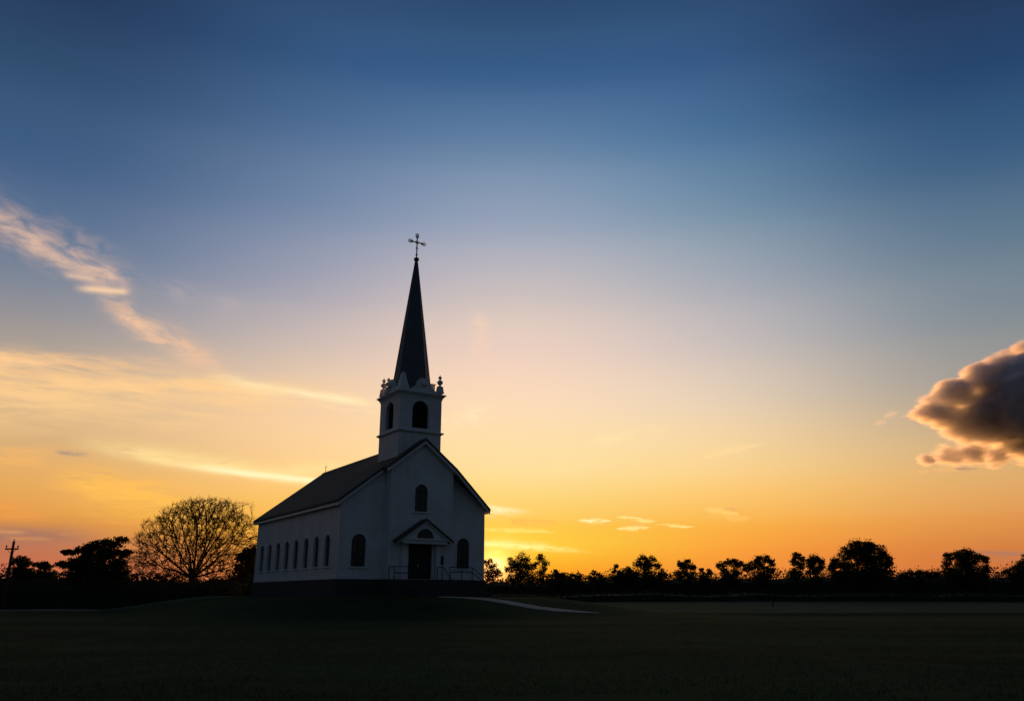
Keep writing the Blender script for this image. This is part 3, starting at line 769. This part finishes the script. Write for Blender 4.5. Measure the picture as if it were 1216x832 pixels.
railing('black iron handrail at the right end of the landing, running down the side steps',
        [[(8.95, -2.45, zl+1.02), (11.1, -2.45, zl+1.02), (13.1, -2.42, zl-.25)], [(8.95, -2.45, zl+.62), (11.1, -2.45, zl+.62), (12.6, -2.42, zl-.33)]],
        [((8.95, -2.45, zl), zl+1.02), ((10.1, -2.45, zl), zl+1.02), ((11.1, -2.45, zl), zl+1.02), ((13.05, -2.42, zl-1.1), zl-.2)], (8.95, -2.45))

# ================================================================ trees
def quads(name, P, size, mat, parent, rng, flat=0.0):
    """Leaf-sized faces at points P (n x 3)."""
    n = len(P)
    u = rng.normal(size=(n, 3)); u /= np.linalg.norm(u, axis=1)[:, None]
    w = rng.normal(size=(n, 3)); w -= (w*u).sum(1)[:, None]*u; w /= np.linalg.norm(w, axis=1)[:, None]
    s = (size * rng.uniform(.55, 1.35, n))[:, None]
    a, b = u*s*.5, w*s*.36
    V = np.empty((n, 4, 3)); V[:, 0] = P - a; V[:, 1] = P + b*.9 - a*.1; V[:, 2] = P + a; V[:, 3] = P - b*.9 + a*.1
    me = bpy.data.meshes.new(name)
    me.vertices.add(4*n); me.vertices.foreach_set('co', V.reshape(-1).astype(np.float32))
    me.loops.add(4*n); me.loops.foreach_set('vertex_index', np.arange(4*n, dtype=np.int32))
    me.polygons.add(n); me.polygons.foreach_set('loop_start', np.arange(0, 4*n, 4, dtype=np.int32))
    me.polygons.foreach_set('loop_total', np.full(n, 4, dtype=np.int32)); me.update(); me.validate()
    return link(name, me, mat, parent)

def tree(name, label, cat, px, Y, lobes, seed, leaf=.42, dens=1.0, group=None, mat=None, trunk_r=.28, airy=0.0):
    """Leafy tree: lobes are (x, y, r) marks in the photo, given a distance and spread in depth."""
    rng = np.random.default_rng(seed); rnd = random.Random(seed)
    b = at(px, 706, Y); bz = ground_z(b.x, Y)
    root = empty(name, (b.x, Y, bz), 0); tag(root, label, cat, group)
    unit = (at(px + 1, 680, Y) - at(px, 680, Y)).length
    pts = []; cen = []
    for (lx, ly, lr) in lobes:
        c = at(lx, ly, Y); r = lr * unit; c = Vector((c.x - b.x, 0, c.z - bz)); cen.append((c, r))
        nsub = max(11, int(lr * 1.5)); depth = max(r, 1.6)
        for k in range(nsub):
            a = rnd.uniform(0, 2*math.pi); q = math.sqrt(rnd.random()) * .88
            sx, sz = q*math.cos(a), q*math.sin(a); sy = rnd.uniform(-1, 1) * math.sqrt(max(.05, 1 - q*q))
            if airy and rnd.random() < airy: continue
            cr = r * rnd.uniform(.24, .46) + .12
            n = int(17 * dens * (cr / leaf) ** 2) + 7
            e = rng.normal(size=(n, 3)); e /= np.linalg.norm(e, axis=1)[:, None]
            e *= (rng.random(n) ** .45)[:, None] * cr * np.array([1.15, 1.15, .75])
            pts.append(e + np.array([c.x + sx*(r - cr*.6), sy*depth*.9, c.z + sz*(r - cr*.6)]))
    for c, r in cen:                 # loose sprays that join the clumps
        n = int(10 * dens * (r / leaf) ** 2) + 10
        e = rng.normal(size=(n, 3)); e /= np.linalg.norm(e, axis=1)[:, None]
        e *= (rng.random(n) ** .5)[:, None] * r * np.array([1.06, 1.0, 1.02])
        pts.append(e + np.array([c.x, 0, c.z]))
    P = np.concatenate(pts); P[:, 2] = np.maximum(P[:, 2], .15)
    quads('crown', P, leaf, mat or M_leaf, root, rng)
    top = max(c.z for c, r in cen)
    m = MB(); pts = []; n = 7
    for k in range(n + 1):
        t = k / n; pts.append((rnd.uniform(-.2, .2)*t*2, rnd.uniform(-.2, .2)*t*2, -.2 + (top*.85+.2)*t))
    pts[0] = (0, 0, -.2)
    m.tube(pts, [trunk_r*(1.35 if k == 0 else 1 - .8*k/n) for k in range(n+1)], 8)
    for c, r in cen:
        for j in range(2):
            t = rnd.uniform(.25, .75); s = Vector(pts[int(t*n)])
            e = Vector((c.x + rnd.uniform(-.4, .4)*r, rnd.uniform(-.6, .6)*r, c.z + rnd.uniform(-.2, .5)*r))
            mid = s.lerp(e, .5) + Vector((rnd.uniform(-.3, .3), rnd.uniform(-.3, .3), -.08*(e-s).length))
            m.tube([s, mid, e], [trunk_r*.42, trunk_r*.28, trunk_r*.08], 6)
    m.build('trunk', M_bark, root, smooth_=True)
    return root

GR = 'field trees right of the church'
# from the church corner to the right edge of the photo
tree('tree', 'small thin tree glowing red against the sun, touching the church corner', 'tree', 583, 214, [(580, 668, 7), (588, 674, 8), (578, 680, 7), (592, 681, 6), (584, 683, 9)], 1, .34, .55, GR, M_leaf_thin, .14, .1)
tree('tree', 'lacy round-topped tree beside the sunset glow, first full tree right of church', 'tree', 618, 220, [(609, 667, 8), (622, 663, 9), (604, 676, 6), (617, 675, 12), (628, 673, 9), (612, 686, 10), (626, 686, 12)], 2, .36, .62, GR, M_leaf, .25, .12)
tree('tree', 'airy small tree with a rounded crown, close on the right of the lacy tree', 'tree', 643, 222, [(641, 663, 7), (648, 668, 6), (637, 670, 5), (646, 675, 5), (640, 684, 11), (650, 688, 8)], 3, .36, .5, GR, M_leaf, .16, .15)
tree('tree', 'low bushy tree with a pointed tip in the dip before the hedgerow', 'tree', 662, 233, [(662, 683, 6), (660, 678, 3), (668, 686, 7), (656, 689, 8), (664, 695, 10)], 4, .42, 1.0, GR)
tree('tree', 'spindly little tree with two twiggy tufts, lowest along the treeline', 'tree', 683, 237, [(680, 682, 4), (687, 685, 5), (676, 688, 5), (684, 692, 9)], 5, .40, .7, GR, M_leaf, .14, .1)
tree('tree', 'small open tree with a two-tufted top alone on the low hedgerow', 'tree', 709, 237, [(705, 680, 4), (712, 683, 5), (702, 686, 5), (716, 688, 5), (708, 691, 8)], 6, .40, .7, GR, M_leaf, .14, .1)
tree('tree', 'thin sprig-topped tree rising just left of the domed tree', 'tree', 731, 235, [(732, 673, 4), (729, 678, 4), (735, 679, 4), (731, 687, 8)], 7, .38, .7, GR, M_leaf, .12, .1)
tree('tree', 'rounded dark bush tree leaning on the domed tree', 'tree', 745, 233, [(745, 679, 7), (738, 683, 6), (750, 685, 8), (744, 692, 12)], 8, .42, 1.05, GR)
tree('tree', 'domed tree with sky showing through its crown, tallest of the middle treeline', 'tree', 767, 229, [(763, 664, 7), (772, 665, 7), (757, 670, 7), (779, 671, 7), (767, 674, 10), (785, 680, 7), (754, 684, 11), (772, 687, 14), (788, 688, 9)], 9, .40, .72, GR, M_leaf, .3, .1)
tree('tree', 'compact mushroom-shaped tree with a flat dense cap', 'tree', 815, 235, [(809, 670, 6), (817, 669, 7), (823, 673, 5), (814, 676, 7), (806, 683, 8), (820, 686, 10)], 10, .42, .95, GR, M_leaf, .22)
tree('tree', 'small ragged tree with a spiky tip between two broad crowns', 'tree', 838, 239, [(833, 676, 3), (841, 679, 5), (834, 682, 5), (838, 689, 9)], 11, .42, .8, GR, M_leaf, .15)
tree('tree', 'wide flat-topped tree with gaps low in its crown', 'tree', 866, 231, [(856, 672, 7), (865, 668, 6), (872, 669, 7), (879, 670, 6), (861, 679, 8), (873, 679, 8), (866, 689, 13)], 12, .42, .85, GR, M_leaf, .26, .08)
tree('tree', 'squarish dense tree with a level crown, ending the flat-topped row', 'tree', 906, 229, [(900, 665, 7), (909, 664, 7), (916, 667, 6), (893, 672, 7), (903, 675, 9), (916, 676, 7), (886, 674, 6), (905, 687, 13)], 13, .42, .95, GR, M_leaf, .28, .05)
tree('tree', 'left of a pair of twin round trees with a notched top', 'tree', 948, 225, [(946, 661, 7), (953, 664, 5), (943, 668, 6), (951, 671, 7), (945, 682, 10)], 14, .42, .9, GR, M_leaf, .2)
tree('tree', 'right of a pair of twin round trees, with a smooth rounded crown', 'tree', 968, 225, [(966, 662, 7), (974, 665, 6), (962, 669, 7), (976, 671, 6), (969, 674, 9), (968, 684, 11)], 15, .42, .95, GR, M_leaf, .22)
tree('tree', 'biggest broad domed tree, high above the rest of the right treeline', 'tree', 1022, 218, [(1018, 649, 11), (1031, 650, 11), (1043, 655, 11), (1006, 656, 11), (1052, 664, 10), (1024, 662, 15), (1056, 674, 9), (993, 668, 9), (1008, 672, 13), (1040, 674, 15), (988, 675, 6), (1000, 686, 15), (1030, 688, 20), (1052, 688, 12)], 16, .42, .95, GR, M_leaf, .5, .04)
tree('tree', 'rough-topped isolated tree with a knobbly crown towards the right edge', 'tree', 1147, 220, [(1149, 657, 8), (1138, 660, 8), (1128, 661, 7), (1160, 662, 8), (1170, 665, 6), (1125, 671, 7), (1147, 670, 14), (1169, 676, 8), (1132, 684, 14), (1160, 688, 15), (1147, 692, 14)], 17, .42, 1.0, GR, M_leaf, .4)
tree('tree', 'dark tree cut by the right edge of the photo, behind a low hedge', 'tree', 1218, 222, [(1214, 670, 6), (1222, 664, 9), (1208, 675, 6), (1226, 676, 12), (1198, 680, 8), (1210, 687, 11)], 18, .42, 1.0, GR, M_leaf, .3)
tree('tree', 'low scrubby tree filling the gap right of the biggest tree', 'tree', 1088, 233, [(1080, 683, 7), (1092, 682, 7), (1102, 683, 6), (1072, 688, 8), (1090, 691, 10), (1110, 684, 7)], 19, .45, 1.1, GR)

GL = 'trees left of the church'
tree('tree', 'dense dark tree with a ragged slanting top beside the bare tree', 'tree', 112, 92, [(144, 641, 5), (138, 646, 6), (128, 645, 7), (116, 648, 8), (106, 650, 8), (98, 653, 6), (88, 655, 5), (81, 656, 4), (133, 655, 8), (145, 657, 6), (150, 655, 4), (122, 660, 13), (104, 665, 12), (139, 667, 10), (88, 668, 7), (76, 671, 6), (72, 669, 4), (92, 678, 14), (118, 678, 18), (142, 679, 12)], 20, .27, .95, GL, M_leaf, .3)
tree('tree', 'small dark fir-like tree with a lumpy top just right of the utility pole', 'tree', 25, 96, [(25, 664, 5), (22, 668, 5), (28, 668, 5), (25, 675, 7), (20, 680, 8), (31, 681, 8)], 21, .27, 1.0, GL, M_leaf, .12)
tree('tree', 'small round tree with two lobes, between the utility pole and the slanting tree', 'tree', 51, 98, [(48, 670, 5), (55, 671, 5), (51, 675, 7), (46, 681, 7), (57, 682, 7)], 22, .27, 1.0, GL, M_leaf, .12)
tree('tree', 'dark leafy tree peeping out behind the rear corner of the church', 'tree', 295, 102, [(294, 655, 7), (301, 654, 8), (287, 662, 7), (297, 666, 10), (283, 672, 6), (292, 678, 10), (304, 670, 10), (286, 686, 9), (300, 684, 12)], 23, .30, 1.0, GL, M_leaf, .2)

# the wide bare tree: branches grown towards points spread through its dome
def bare_tree():
    rng = np.random.default_rng(5); rnd = random.Random(5)
    Y = 99.0; b = at(225, 706, Y); bz = ground_z(b.x, Y); unit = (at(226, 650, Y) - at(225, 650, Y)).length
    root = empty('bare_tree', (b.x, Y, bz)); tag(root, 'wide bare-branched tree with a fan of fine twigs against the orange sky', 'tree', GL)
    zof = lambda y: at(225, y, Y).z - bz
    yy = np.array([596, 600, 606, 614, 624, 635, 647, 661, 676, 688], float)
    lw = np.array([6, 28, 40, 52, 62, 69, 78, 88, 88, 62], float); rw = np.array([34, 54, 66, 74, 80, 84, 84, 82, 76, 54], float)   # reach of the crown to either side
    Q = []
    while len(Q) < 5000:
        y = rng.uniform(596, 688); r = math.sqrt(rng.random()) * (1 if rng.random() < .7 else .8)
        a = rng.uniform(0, 2*math.pi); q = .5 + .5*math.cos(a); hw = np.interp(y, yy, lw)*(1 - q) + np.interp(y, yy, rw)*q
        hw *= .93 + .50*mnoise.noise(Vector((math.cos(a)*1.5, math.sin(a)*1.5, y*.055)))
        if mnoise.noise(Vector((r*hw*math.cos(a)*.055, r*hw*math.sin(a)*.055, y*.06 + 7))) < -.22: continue
        Q.append((r*hw*math.cos(a)*unit, r*hw*math.sin(a)*unit*.85, zof(y)))
    Q = np.array(Q)
    nodes = [Vector((0, 0, -.2))]; par = [-1]
    while nodes[-1].z < zof(686): nodes.append(nodes[-1] + Vector((rnd.uniform(-.05, .05), rnd.uniform(-.05, .05), .45))); par.append(len(nodes)-2)
    base_n = len(nodes)
    # a fan of starting limbs
    for k in range(14):
        a = k * 2.4; el = R((10, 58, 28, 74, 16, 44, 85, 22, 36, 64, 12, 50, 30, 70)[k]); i = base_n - 1 - rnd.randint(0, 1)
        d = Vector((math.cos(a)*math.cos(el), math.sin(a)*math.cos(el), math.sin(el)))
        for s in range(5):
            nodes.append(nodes[i] + (d + Vector((0, 0, .05*s))).normalized()*.45); par.append(i); i = len(nodes)-1
    alive = np.ones(len(Q), bool); STEP, KILL, INF = .36, .46, 5.0
    for it in range(110):
        kd = kdtree.KDTree(len(nodes))
        for i, p in enumerate(nodes): kd.insert(p, i)
        kd.balance(); pull = {}
        for j in np.nonzero(alive)[0]:
            co, i, dist = kd.find(Q[j])
            if dist < KILL: alive[j] = False; continue
            if dist < INF: pull.setdefault(i, Vector((0, 0, 0))); pull[i] += (Vector(Q[j]) - co).normalized()
        if not pull: break
        for i, d in pull.items():
            pd = (nodes[i] - nodes[par[i]]).normalized() if par[i] >= 0 else Vector((0, 0, 1))
            d = d.normalized() + pd*.6 + Vector((rnd.uniform(-.35, .35), rnd.uniform(-.35, .35), rnd.uniform(-.26, .26)))
            q = nodes[i] + d.normalized()*STEP
            if kd.find(q)[2] > .17: nodes.append(q); par.append(i)
    n = len(nodes); kids = [[] for _ in range(n)]
    for i in range(1, n): kids[par[i]].append(i)
    rad = [0.0]*n
    for i in range(n-1, -1, -1):
        rad[i] = .0125 if not kids[i] else sum(rad[k]**2.0 for k in kids[i]) ** .5
    k = .46 / rad[0]; rad = [max(.019, r*k) for r in rad]
    mt, mc = MB(), MB(); seen = set()
    for i in range(1, n):
        big = rad[i] > .055
        (mt if big else mc).tube([nodes[par[i]], nodes[i]], [min(rad[par[i]], rad[i]*1.35), rad[i]], 6 if big else 3, False)
    tips = []
    for i in range(base_n, n):
        if rad[i] < .03:
            pd = (nodes[i] - nodes[par[i]]).normalized()
            for q in range(3 if kids[i] else 6):
                d = (pd + Vector((rnd.uniform(-1, 1), rnd.uniform(-1, 1), rnd.uniform(-.6, .9)))*.75).normalized()
                L = rnd.uniform(.3, .85); mid = nodes[i] + d*L*.55; e = mid + (d + Vector((rnd.uniform(-.4, .4), rnd.uniform(-.4, .4), rnd.uniform(-.1, .5)))).normalized()*L*.5
                mc.tube([nodes[i], mid, e], [.016, .013, .009], 3, False); tips += [e, mid]
    mt.build('trunk', M_bark, root, smooth_=True); mc.build('crown', M_twig, root)
    P = np.array([tuple(t) for t in tips]); P = P[rng.random(len(P)) < .5]; P = P + rng.normal(scale=.05, size=P.shape)
    quads('buds', P, .11, M_bud, root, rng)
bare_tree()

# ---------------------------------------------------------------- far woods and thickets that read as one mass
def woods(name, label, Y0, Y1, prof, leaf, n, seed):
    """prof: (photo x, photo y of the top); leafy mass between the distances Y0 and Y1 with a dark core."""
    rng = np.random.default_rng(seed); Ym = (Y0 + Y1)/2
    xs_ = np.array([p[0] for p in prof], float); tops = np.array([p[1] for p in prof], float)
    X = np.array([at(x, 706, Ym).x for x in xs_]); Z = np.array([at(x, t, Ym).z for x, t in zip(xs_, tops)])
    bump_ = lambda x: .5 + .5*np.array([mnoise.noise(Vector((v*.33*25/leaf/60, seed, 0))) for v in np.atleast_1d(x)])
    xq = rng.uniform(X[0], X[-1], n); yq = rng.uniform(Y0, Y1, n); h = np.interp(xq, X, Z)
    edge = 1 - np.abs((yq - Ym)/((Y1-Y0)/2))**4
    gx = np.array([mnoise.noise(Vector((a*.9/leaf*.35, c*.3/leaf*.35, seed))) for a, c in zip(xq, yq)])
    gz = np.array([ground_z(a, c) for a, c in zip(xq, yq)])
    top = (h - gz)*(.98 + .34*gx)*(.70 + .30*edge)
    zq = gz + top*(1 - rng.random(n)**1.5*.92)
    o = quads(name, np.stack([xq, yq, zq], 1), leaf, M_wood, None, rng)
    core = MB(); k = 220; xs2 = np.linspace(X[0], X[-1], k)
    V = []; F = []
    for i, x in enumerate(xs2):
        hh = (np.interp(x, X, Z))*(.80 + .12*mnoise.noise(Vector((x*.13, seed, 3))) + .06*mnoise.noise(Vector((x*.6, seed, 5)))); g0 = ground_z(x, Ym) - .4
        a = Ym - (Y1-Y0)*.36; c = Ym + (Y1-Y0)*.36
        V += [(x, a, g0), (x, a+.6, hh*.8), (x, Ym, hh), (x, c-.6, hh*.8), (x, c, g0)]
        if i: F += [((i-1)*5+j, (i-1)*5+j+1, i*5+j+1, i*5+j) for j in range(4)]
    me = o.data; bm = bmesh.new(); bm.from_mesh(me); vv = [bm.verts.new(v) for v in V]
    for f in F: bm.faces.new([vv[q] for q in f])
    bm.to_mesh(me); bm.free()
    tag(o, label, 'woods', kind='stuff'); return o
woods('woods', 'long low dark treeline across the fields on the right', 245, 275,
      [(240, 688), (330, 684), (430, 689), (520, 686), (576, 687), (640, 687), (660, 680), (700, 684), (735, 680), (790, 682), (850, 681), (930, 680), (985, 678), (1070, 681), (1085, 677), (1110, 676), (1125, 677), (1180, 679), (1200, 678), (1216, 671), (1290, 670), (1420, 676)], .62, 58000, 31)
woods('undergrowth', 'ragged scrub at the foot of the field trees', 188, 212,
      [(560, 704), (620, 703), (660, 706), (720, 703), (770, 701), (830, 706), (880, 702), (940, 705), (985, 703), (1050, 702), (1100, 706), (1150, 702), (1190, 705), (1300, 702)], .5, 9000, 37)
woods('undergrowth', 'dark thicket along the left of the churchyard', 95, 106,
      [(-120, 676), (-20, 677), (12, 679), (40, 682), (75, 681), (105, 680), (150, 682), (165, 681), (190, 686), (215, 690), (240, 690), (262, 687), (285, 683), (310, 684), (350, 688)], .34, 26000, 33)
woods('undergrowth', 'lower brush in front of the thicket by the lane', 89, 94.5,
      [(-130, 690), (0, 691), (60, 688), (120, 686), (170, 690), (230, 692), (290, 693)], .30, 12000, 35)

# distant hills closing the horizon
Vh = []; Fh = []; k = 140
for i in range(k + 1):
    a = R(-75 + 150*i/k)
    h = 16 + 9*mnoise.noise(Vector((a*5, 1, 0))) + 4*mnoise.noise(Vector((a*17, 4, 0))) + 10*sstep(R(-10), R(-38), a)
    for r, z in ((1100, -3), (1350, h*.8), (1500, h), (1900, -3)): Vh.append((r*math.sin(a), r*math.cos(a), z))
    if i: Fh += [((i-1)*4+j, (i-1)*4+j+1, i*4+j+1, i*4+j) for j in range(3)]
tag(from_data('hills', Vh, Fh, M_hill, None, True), 'low dark hills on the horizon', 'hills', kind='structure')

# ================================================================ cumulus cloud, a real body of mist lit by the sun
def cloud():
    Y = 1500.0; unit = (at(1151, 480, Y) - at(1150, 480, Y)).length
    L = [(1196, 436, 26), (1166, 452, 26), (1215, 465, 52), (1262, 480, 82), (1136, 468, 24), (1180, 488, 40), (1108, 486, 20), (1146, 502, 25),
         (1124, 497, 18), (1172, 518, 22), (1206, 524, 26), (1122, 540, 14), (1100, 546, 10), (1136, 543, 14), (1152, 540, 17), (1182, 540, 18), (1228, 536, 24), (1270, 530, 30), (1096, 489, 14), (1114, 492, 17), (1128, 484, 18), (1215, 418, 17), (1150, 520, 14)]
    o = at(1170, 490, Y); rnd = random.Random(4)
    root_lobes = []
    for x, y, r in L:
        p = at(x, y, Y + rnd.uniform(-.5, .5)*r*unit) - o
        root_lobes.append((p, Vector((r*unit*1.12, r*unit*1.2, r*unit*.86))))
    bm = bmesh.new()
    for p, q in root_lobes:
        bmesh.ops.create_icosphere(bm, subdivisions=3, radius=1.0, matrix=Matrix.Translation(p) @ Matrix.Diagonal((q.x*1.25, q.y*1.2, q.z*1.25, 1)))
    me = bpy.data.meshes.new('cloud'); bm.to_mesh(me); bm.free()
    ob = link('cloud', me); ob.location = o
    rm = ob.modifiers.new('remesh', 'REMESH'); rm.mode = 'VOXEL'; rm.voxel_size = 5.0
    m = bpy.data.materials.new('cloud_vapour'); m.use_nodes = True; nt = m.node_tree; N.nt = nt
    for nd in list(nt.nodes): nt.nodes.remove(nd)
    out = nt.nodes.new('ShaderNodeOutputMaterial'); co = objco(nt)
    best = None
    for p, q in root_lobes:
        a = nt.nodes.new('ShaderNodeVectorMath'); a.operation = 'SUBTRACT'; nt.links.new(co.s, a.inputs[0]); a.inputs[1].default_value = p
        d = nt.nodes.new('ShaderNodeVectorMath'); d.operation = 'DIVIDE'; nt.links.new(a.outputs[0], d.inputs[0]); d.inputs[1].default_value = q
        l = nt.nodes.new('ShaderNodeVectorMath'); l.operation = 'LENGTH'; nt.links.new(d.outputs[0], l.inputs[0])
        v = (1.0 - N(l.outputs['Value'])) * max(q.x / 40.0, .55)
        best = v if best is None else N.math('SMOOTH_MAX', best, v, .26)
    x, y, z = split(co)
    n1 = fbm(combine(x*.0105, y*.0105, z*.042), 1, 11, .76, .6)
    den = smooth(best + (n1 - .51) * 2.3, 0.0, .40) * CLOUD_D
    pv = nt.nodes.new('ShaderNodeVolumePrincipled'); pv.inputs['Color'].default_value = (.99, .99, .995, 1)
    pv.inputs['Anisotropy'].default_value = .55; nt.links.new(den.s, pv.inputs['Density'])
    nt.links.new(pv.outputs[0], out.inputs['Volume']); ob.data.materials.append(m)
    tag(ob, 'heavy grey cumulus cloud with a glowing orange edge, at the right of the sky', 'cloud')
CLOUD_D = .13
cloud()

# ================================================================ utility pole and lines
def utility_pole(px, Y, H, label):
    b = at(px, 640, Y); bz = ground_z(b.x, Y)
    root = empty('utility_pole', (b.x, Y, bz)); tag(root, label, 'utility pole', 'utility poles by the lane')
    m = MB(); m.tube([(0, 0, -.4), (0, 0, H*.5), (0, 0, H)], [.19, .165, .125], 10); m.build('pole', M_pole, root, smooth_=True)
    m = MB(); m.box(-.72, .72, -.20, -.10, H-.85, H-.70); m.build('crossarm', M_pole, root)
    m = MB(); m.tube([(-.55, -.15, H-.78), (0, -.13, H-1.3)], .02, 5); m.tube([(.55, -.15, H-.78), (0, -.13, H-1.3)], .02, 5); m.build('brace', M_iron, root)
    for x in (-.62, .62):
        m = MB(); m.lathe((x, -.15, H-.695), [(.03, 0), (.03, .07), (.08, .09), (.085, .15), (.05, .18), (.08, .21), (.07, .27), (.02, .3)], 8); m.build('insulator', M_ins, root)
    m = MB(); m.lathe((0, 0, H), [(.13, 0), (.10, .05), (.03, .07), (.03, .14), (.07, .16), (.06, .24), (.02, .26)], 8); m.build('insulator', M_ins, root)
    m = MB(); m.box(.09, .40, -.16, .16, H*.70, H*.70+.06); m.lathe((.30, 0, H*.70-.42), [(.15, 0), (.17, .05), (.17, .40), (.12, .44)], 10); m.build('cable_box', M_iron, root)
    return Vector((b.x, Y, bz))
H1 = at(17, 640, 88).z
p1 = utility_pole(17, 88, H1 - .25, 'wooden utility pole with one crossarm at the far left')
p2 = Vector((-38.0, 150.0, 4.6))
def wire(z0, x0, label, z1):
    a = p1 + Vector((x0, -.15, z0)); b = p2 + Vector((x0*.5, 0, z1)); pts = []
    for k in range(17):
        t = k/16; q = a.lerp(b, t); q.z -= 2.2*4*t*(1-t)*.6; pts.append(q)
    m = MB(); m.tube([p - a for p in pts], .03, 4); o = m.build('power_line', M_iron); o.location = a
    tag(o, label, 'power line', 'wires on the utility pole')
wire(H1*.68, .1, 'upper thin wire sagging right from the utility pole', 1.2)
wire(H1*.60, .1, 'lower thin wire sagging right from the utility pole', .2)

# small posts out in the fields
def post(px, py, h, mat, label, w=.07):
    s, c = math.sin(_th), math.cos(_th)
    x, y = (px-608)/946.0, (416-py)/946.0; dzz = s + y*c; t = -HC/dzz
    X, Yy = x*t, (c - y*s)*t
    o = MB().frus(-w, w, -w, w, -.2, h*.9, -.01).frus(-w*.86, w*.86, -w*.86, w*.86, h*.9, h, -w*.8).build('field_post', mat)
    o.location = (X, Yy, ground_z(X, Yy)); tag(o, label, 'post')
post(918, 719, .75, M_pole, 'short dark wooden post standing in the pale field strip', .10)

# ---------------------------------------------------------------- grass blades on the near lawn
rng = np.random.default_rng(77); n = 60000
yy = 11.5 + 34*rng.random(n)**1.7; xx = (rng.random(n)*2-1)*(yy*.70 + 1.5)
keep = np.array([mnoise.noise(Vector((a*.5, b*.5, 0))) for a, b in zip(xx, yy)]) > -.35
xx, yy = xx[keep], yy[keep]; n = len(xx)
zz = np.array([ground_z(a, b) for a, b in zip(xx, yy)])
h = rng.uniform(.02, .055, n)*(1 + (rng.random(n) < .03)*1.0); an = rng.uniform(0, math.pi, n); wd = rng.uniform(.004, .008, n)
ln = rng.normal(scale=.03, size=(n, 2))
V = np.empty((n, 3, 3)); V[:, 0] = np.stack([xx-np.cos(an)*wd, yy-np.sin(an)*wd, zz-.01], 1); V[:, 1] = np.stack([xx+np.cos(an)*wd, yy+np.sin(an)*wd, zz-.01], 1)
V[:, 2] = np.stack([xx+ln[:, 0], yy+ln[:, 1], zz+h], 1)
me = bpy.data.meshes.new('grass'); me.vertices.add(3*n); me.vertices.foreach_set('co', V.reshape(-1).astype(np.float32))
me.loops.add(3*n); me.loops.foreach_set('vertex_index', np.arange(3*n, dtype=np.int32))
me.polygons.add(n); me.polygons.foreach_set('loop_start', np.arange(0, 3*n, 3, dtype=np.int32)); me.polygons.foreach_set('loop_total', np.full(n, 3, dtype=np.int32))
me.update(); me.validate()
tag(link('grass', me, M_blade), 'short grass blades of the near lawn', 'grass', kind='stuff')
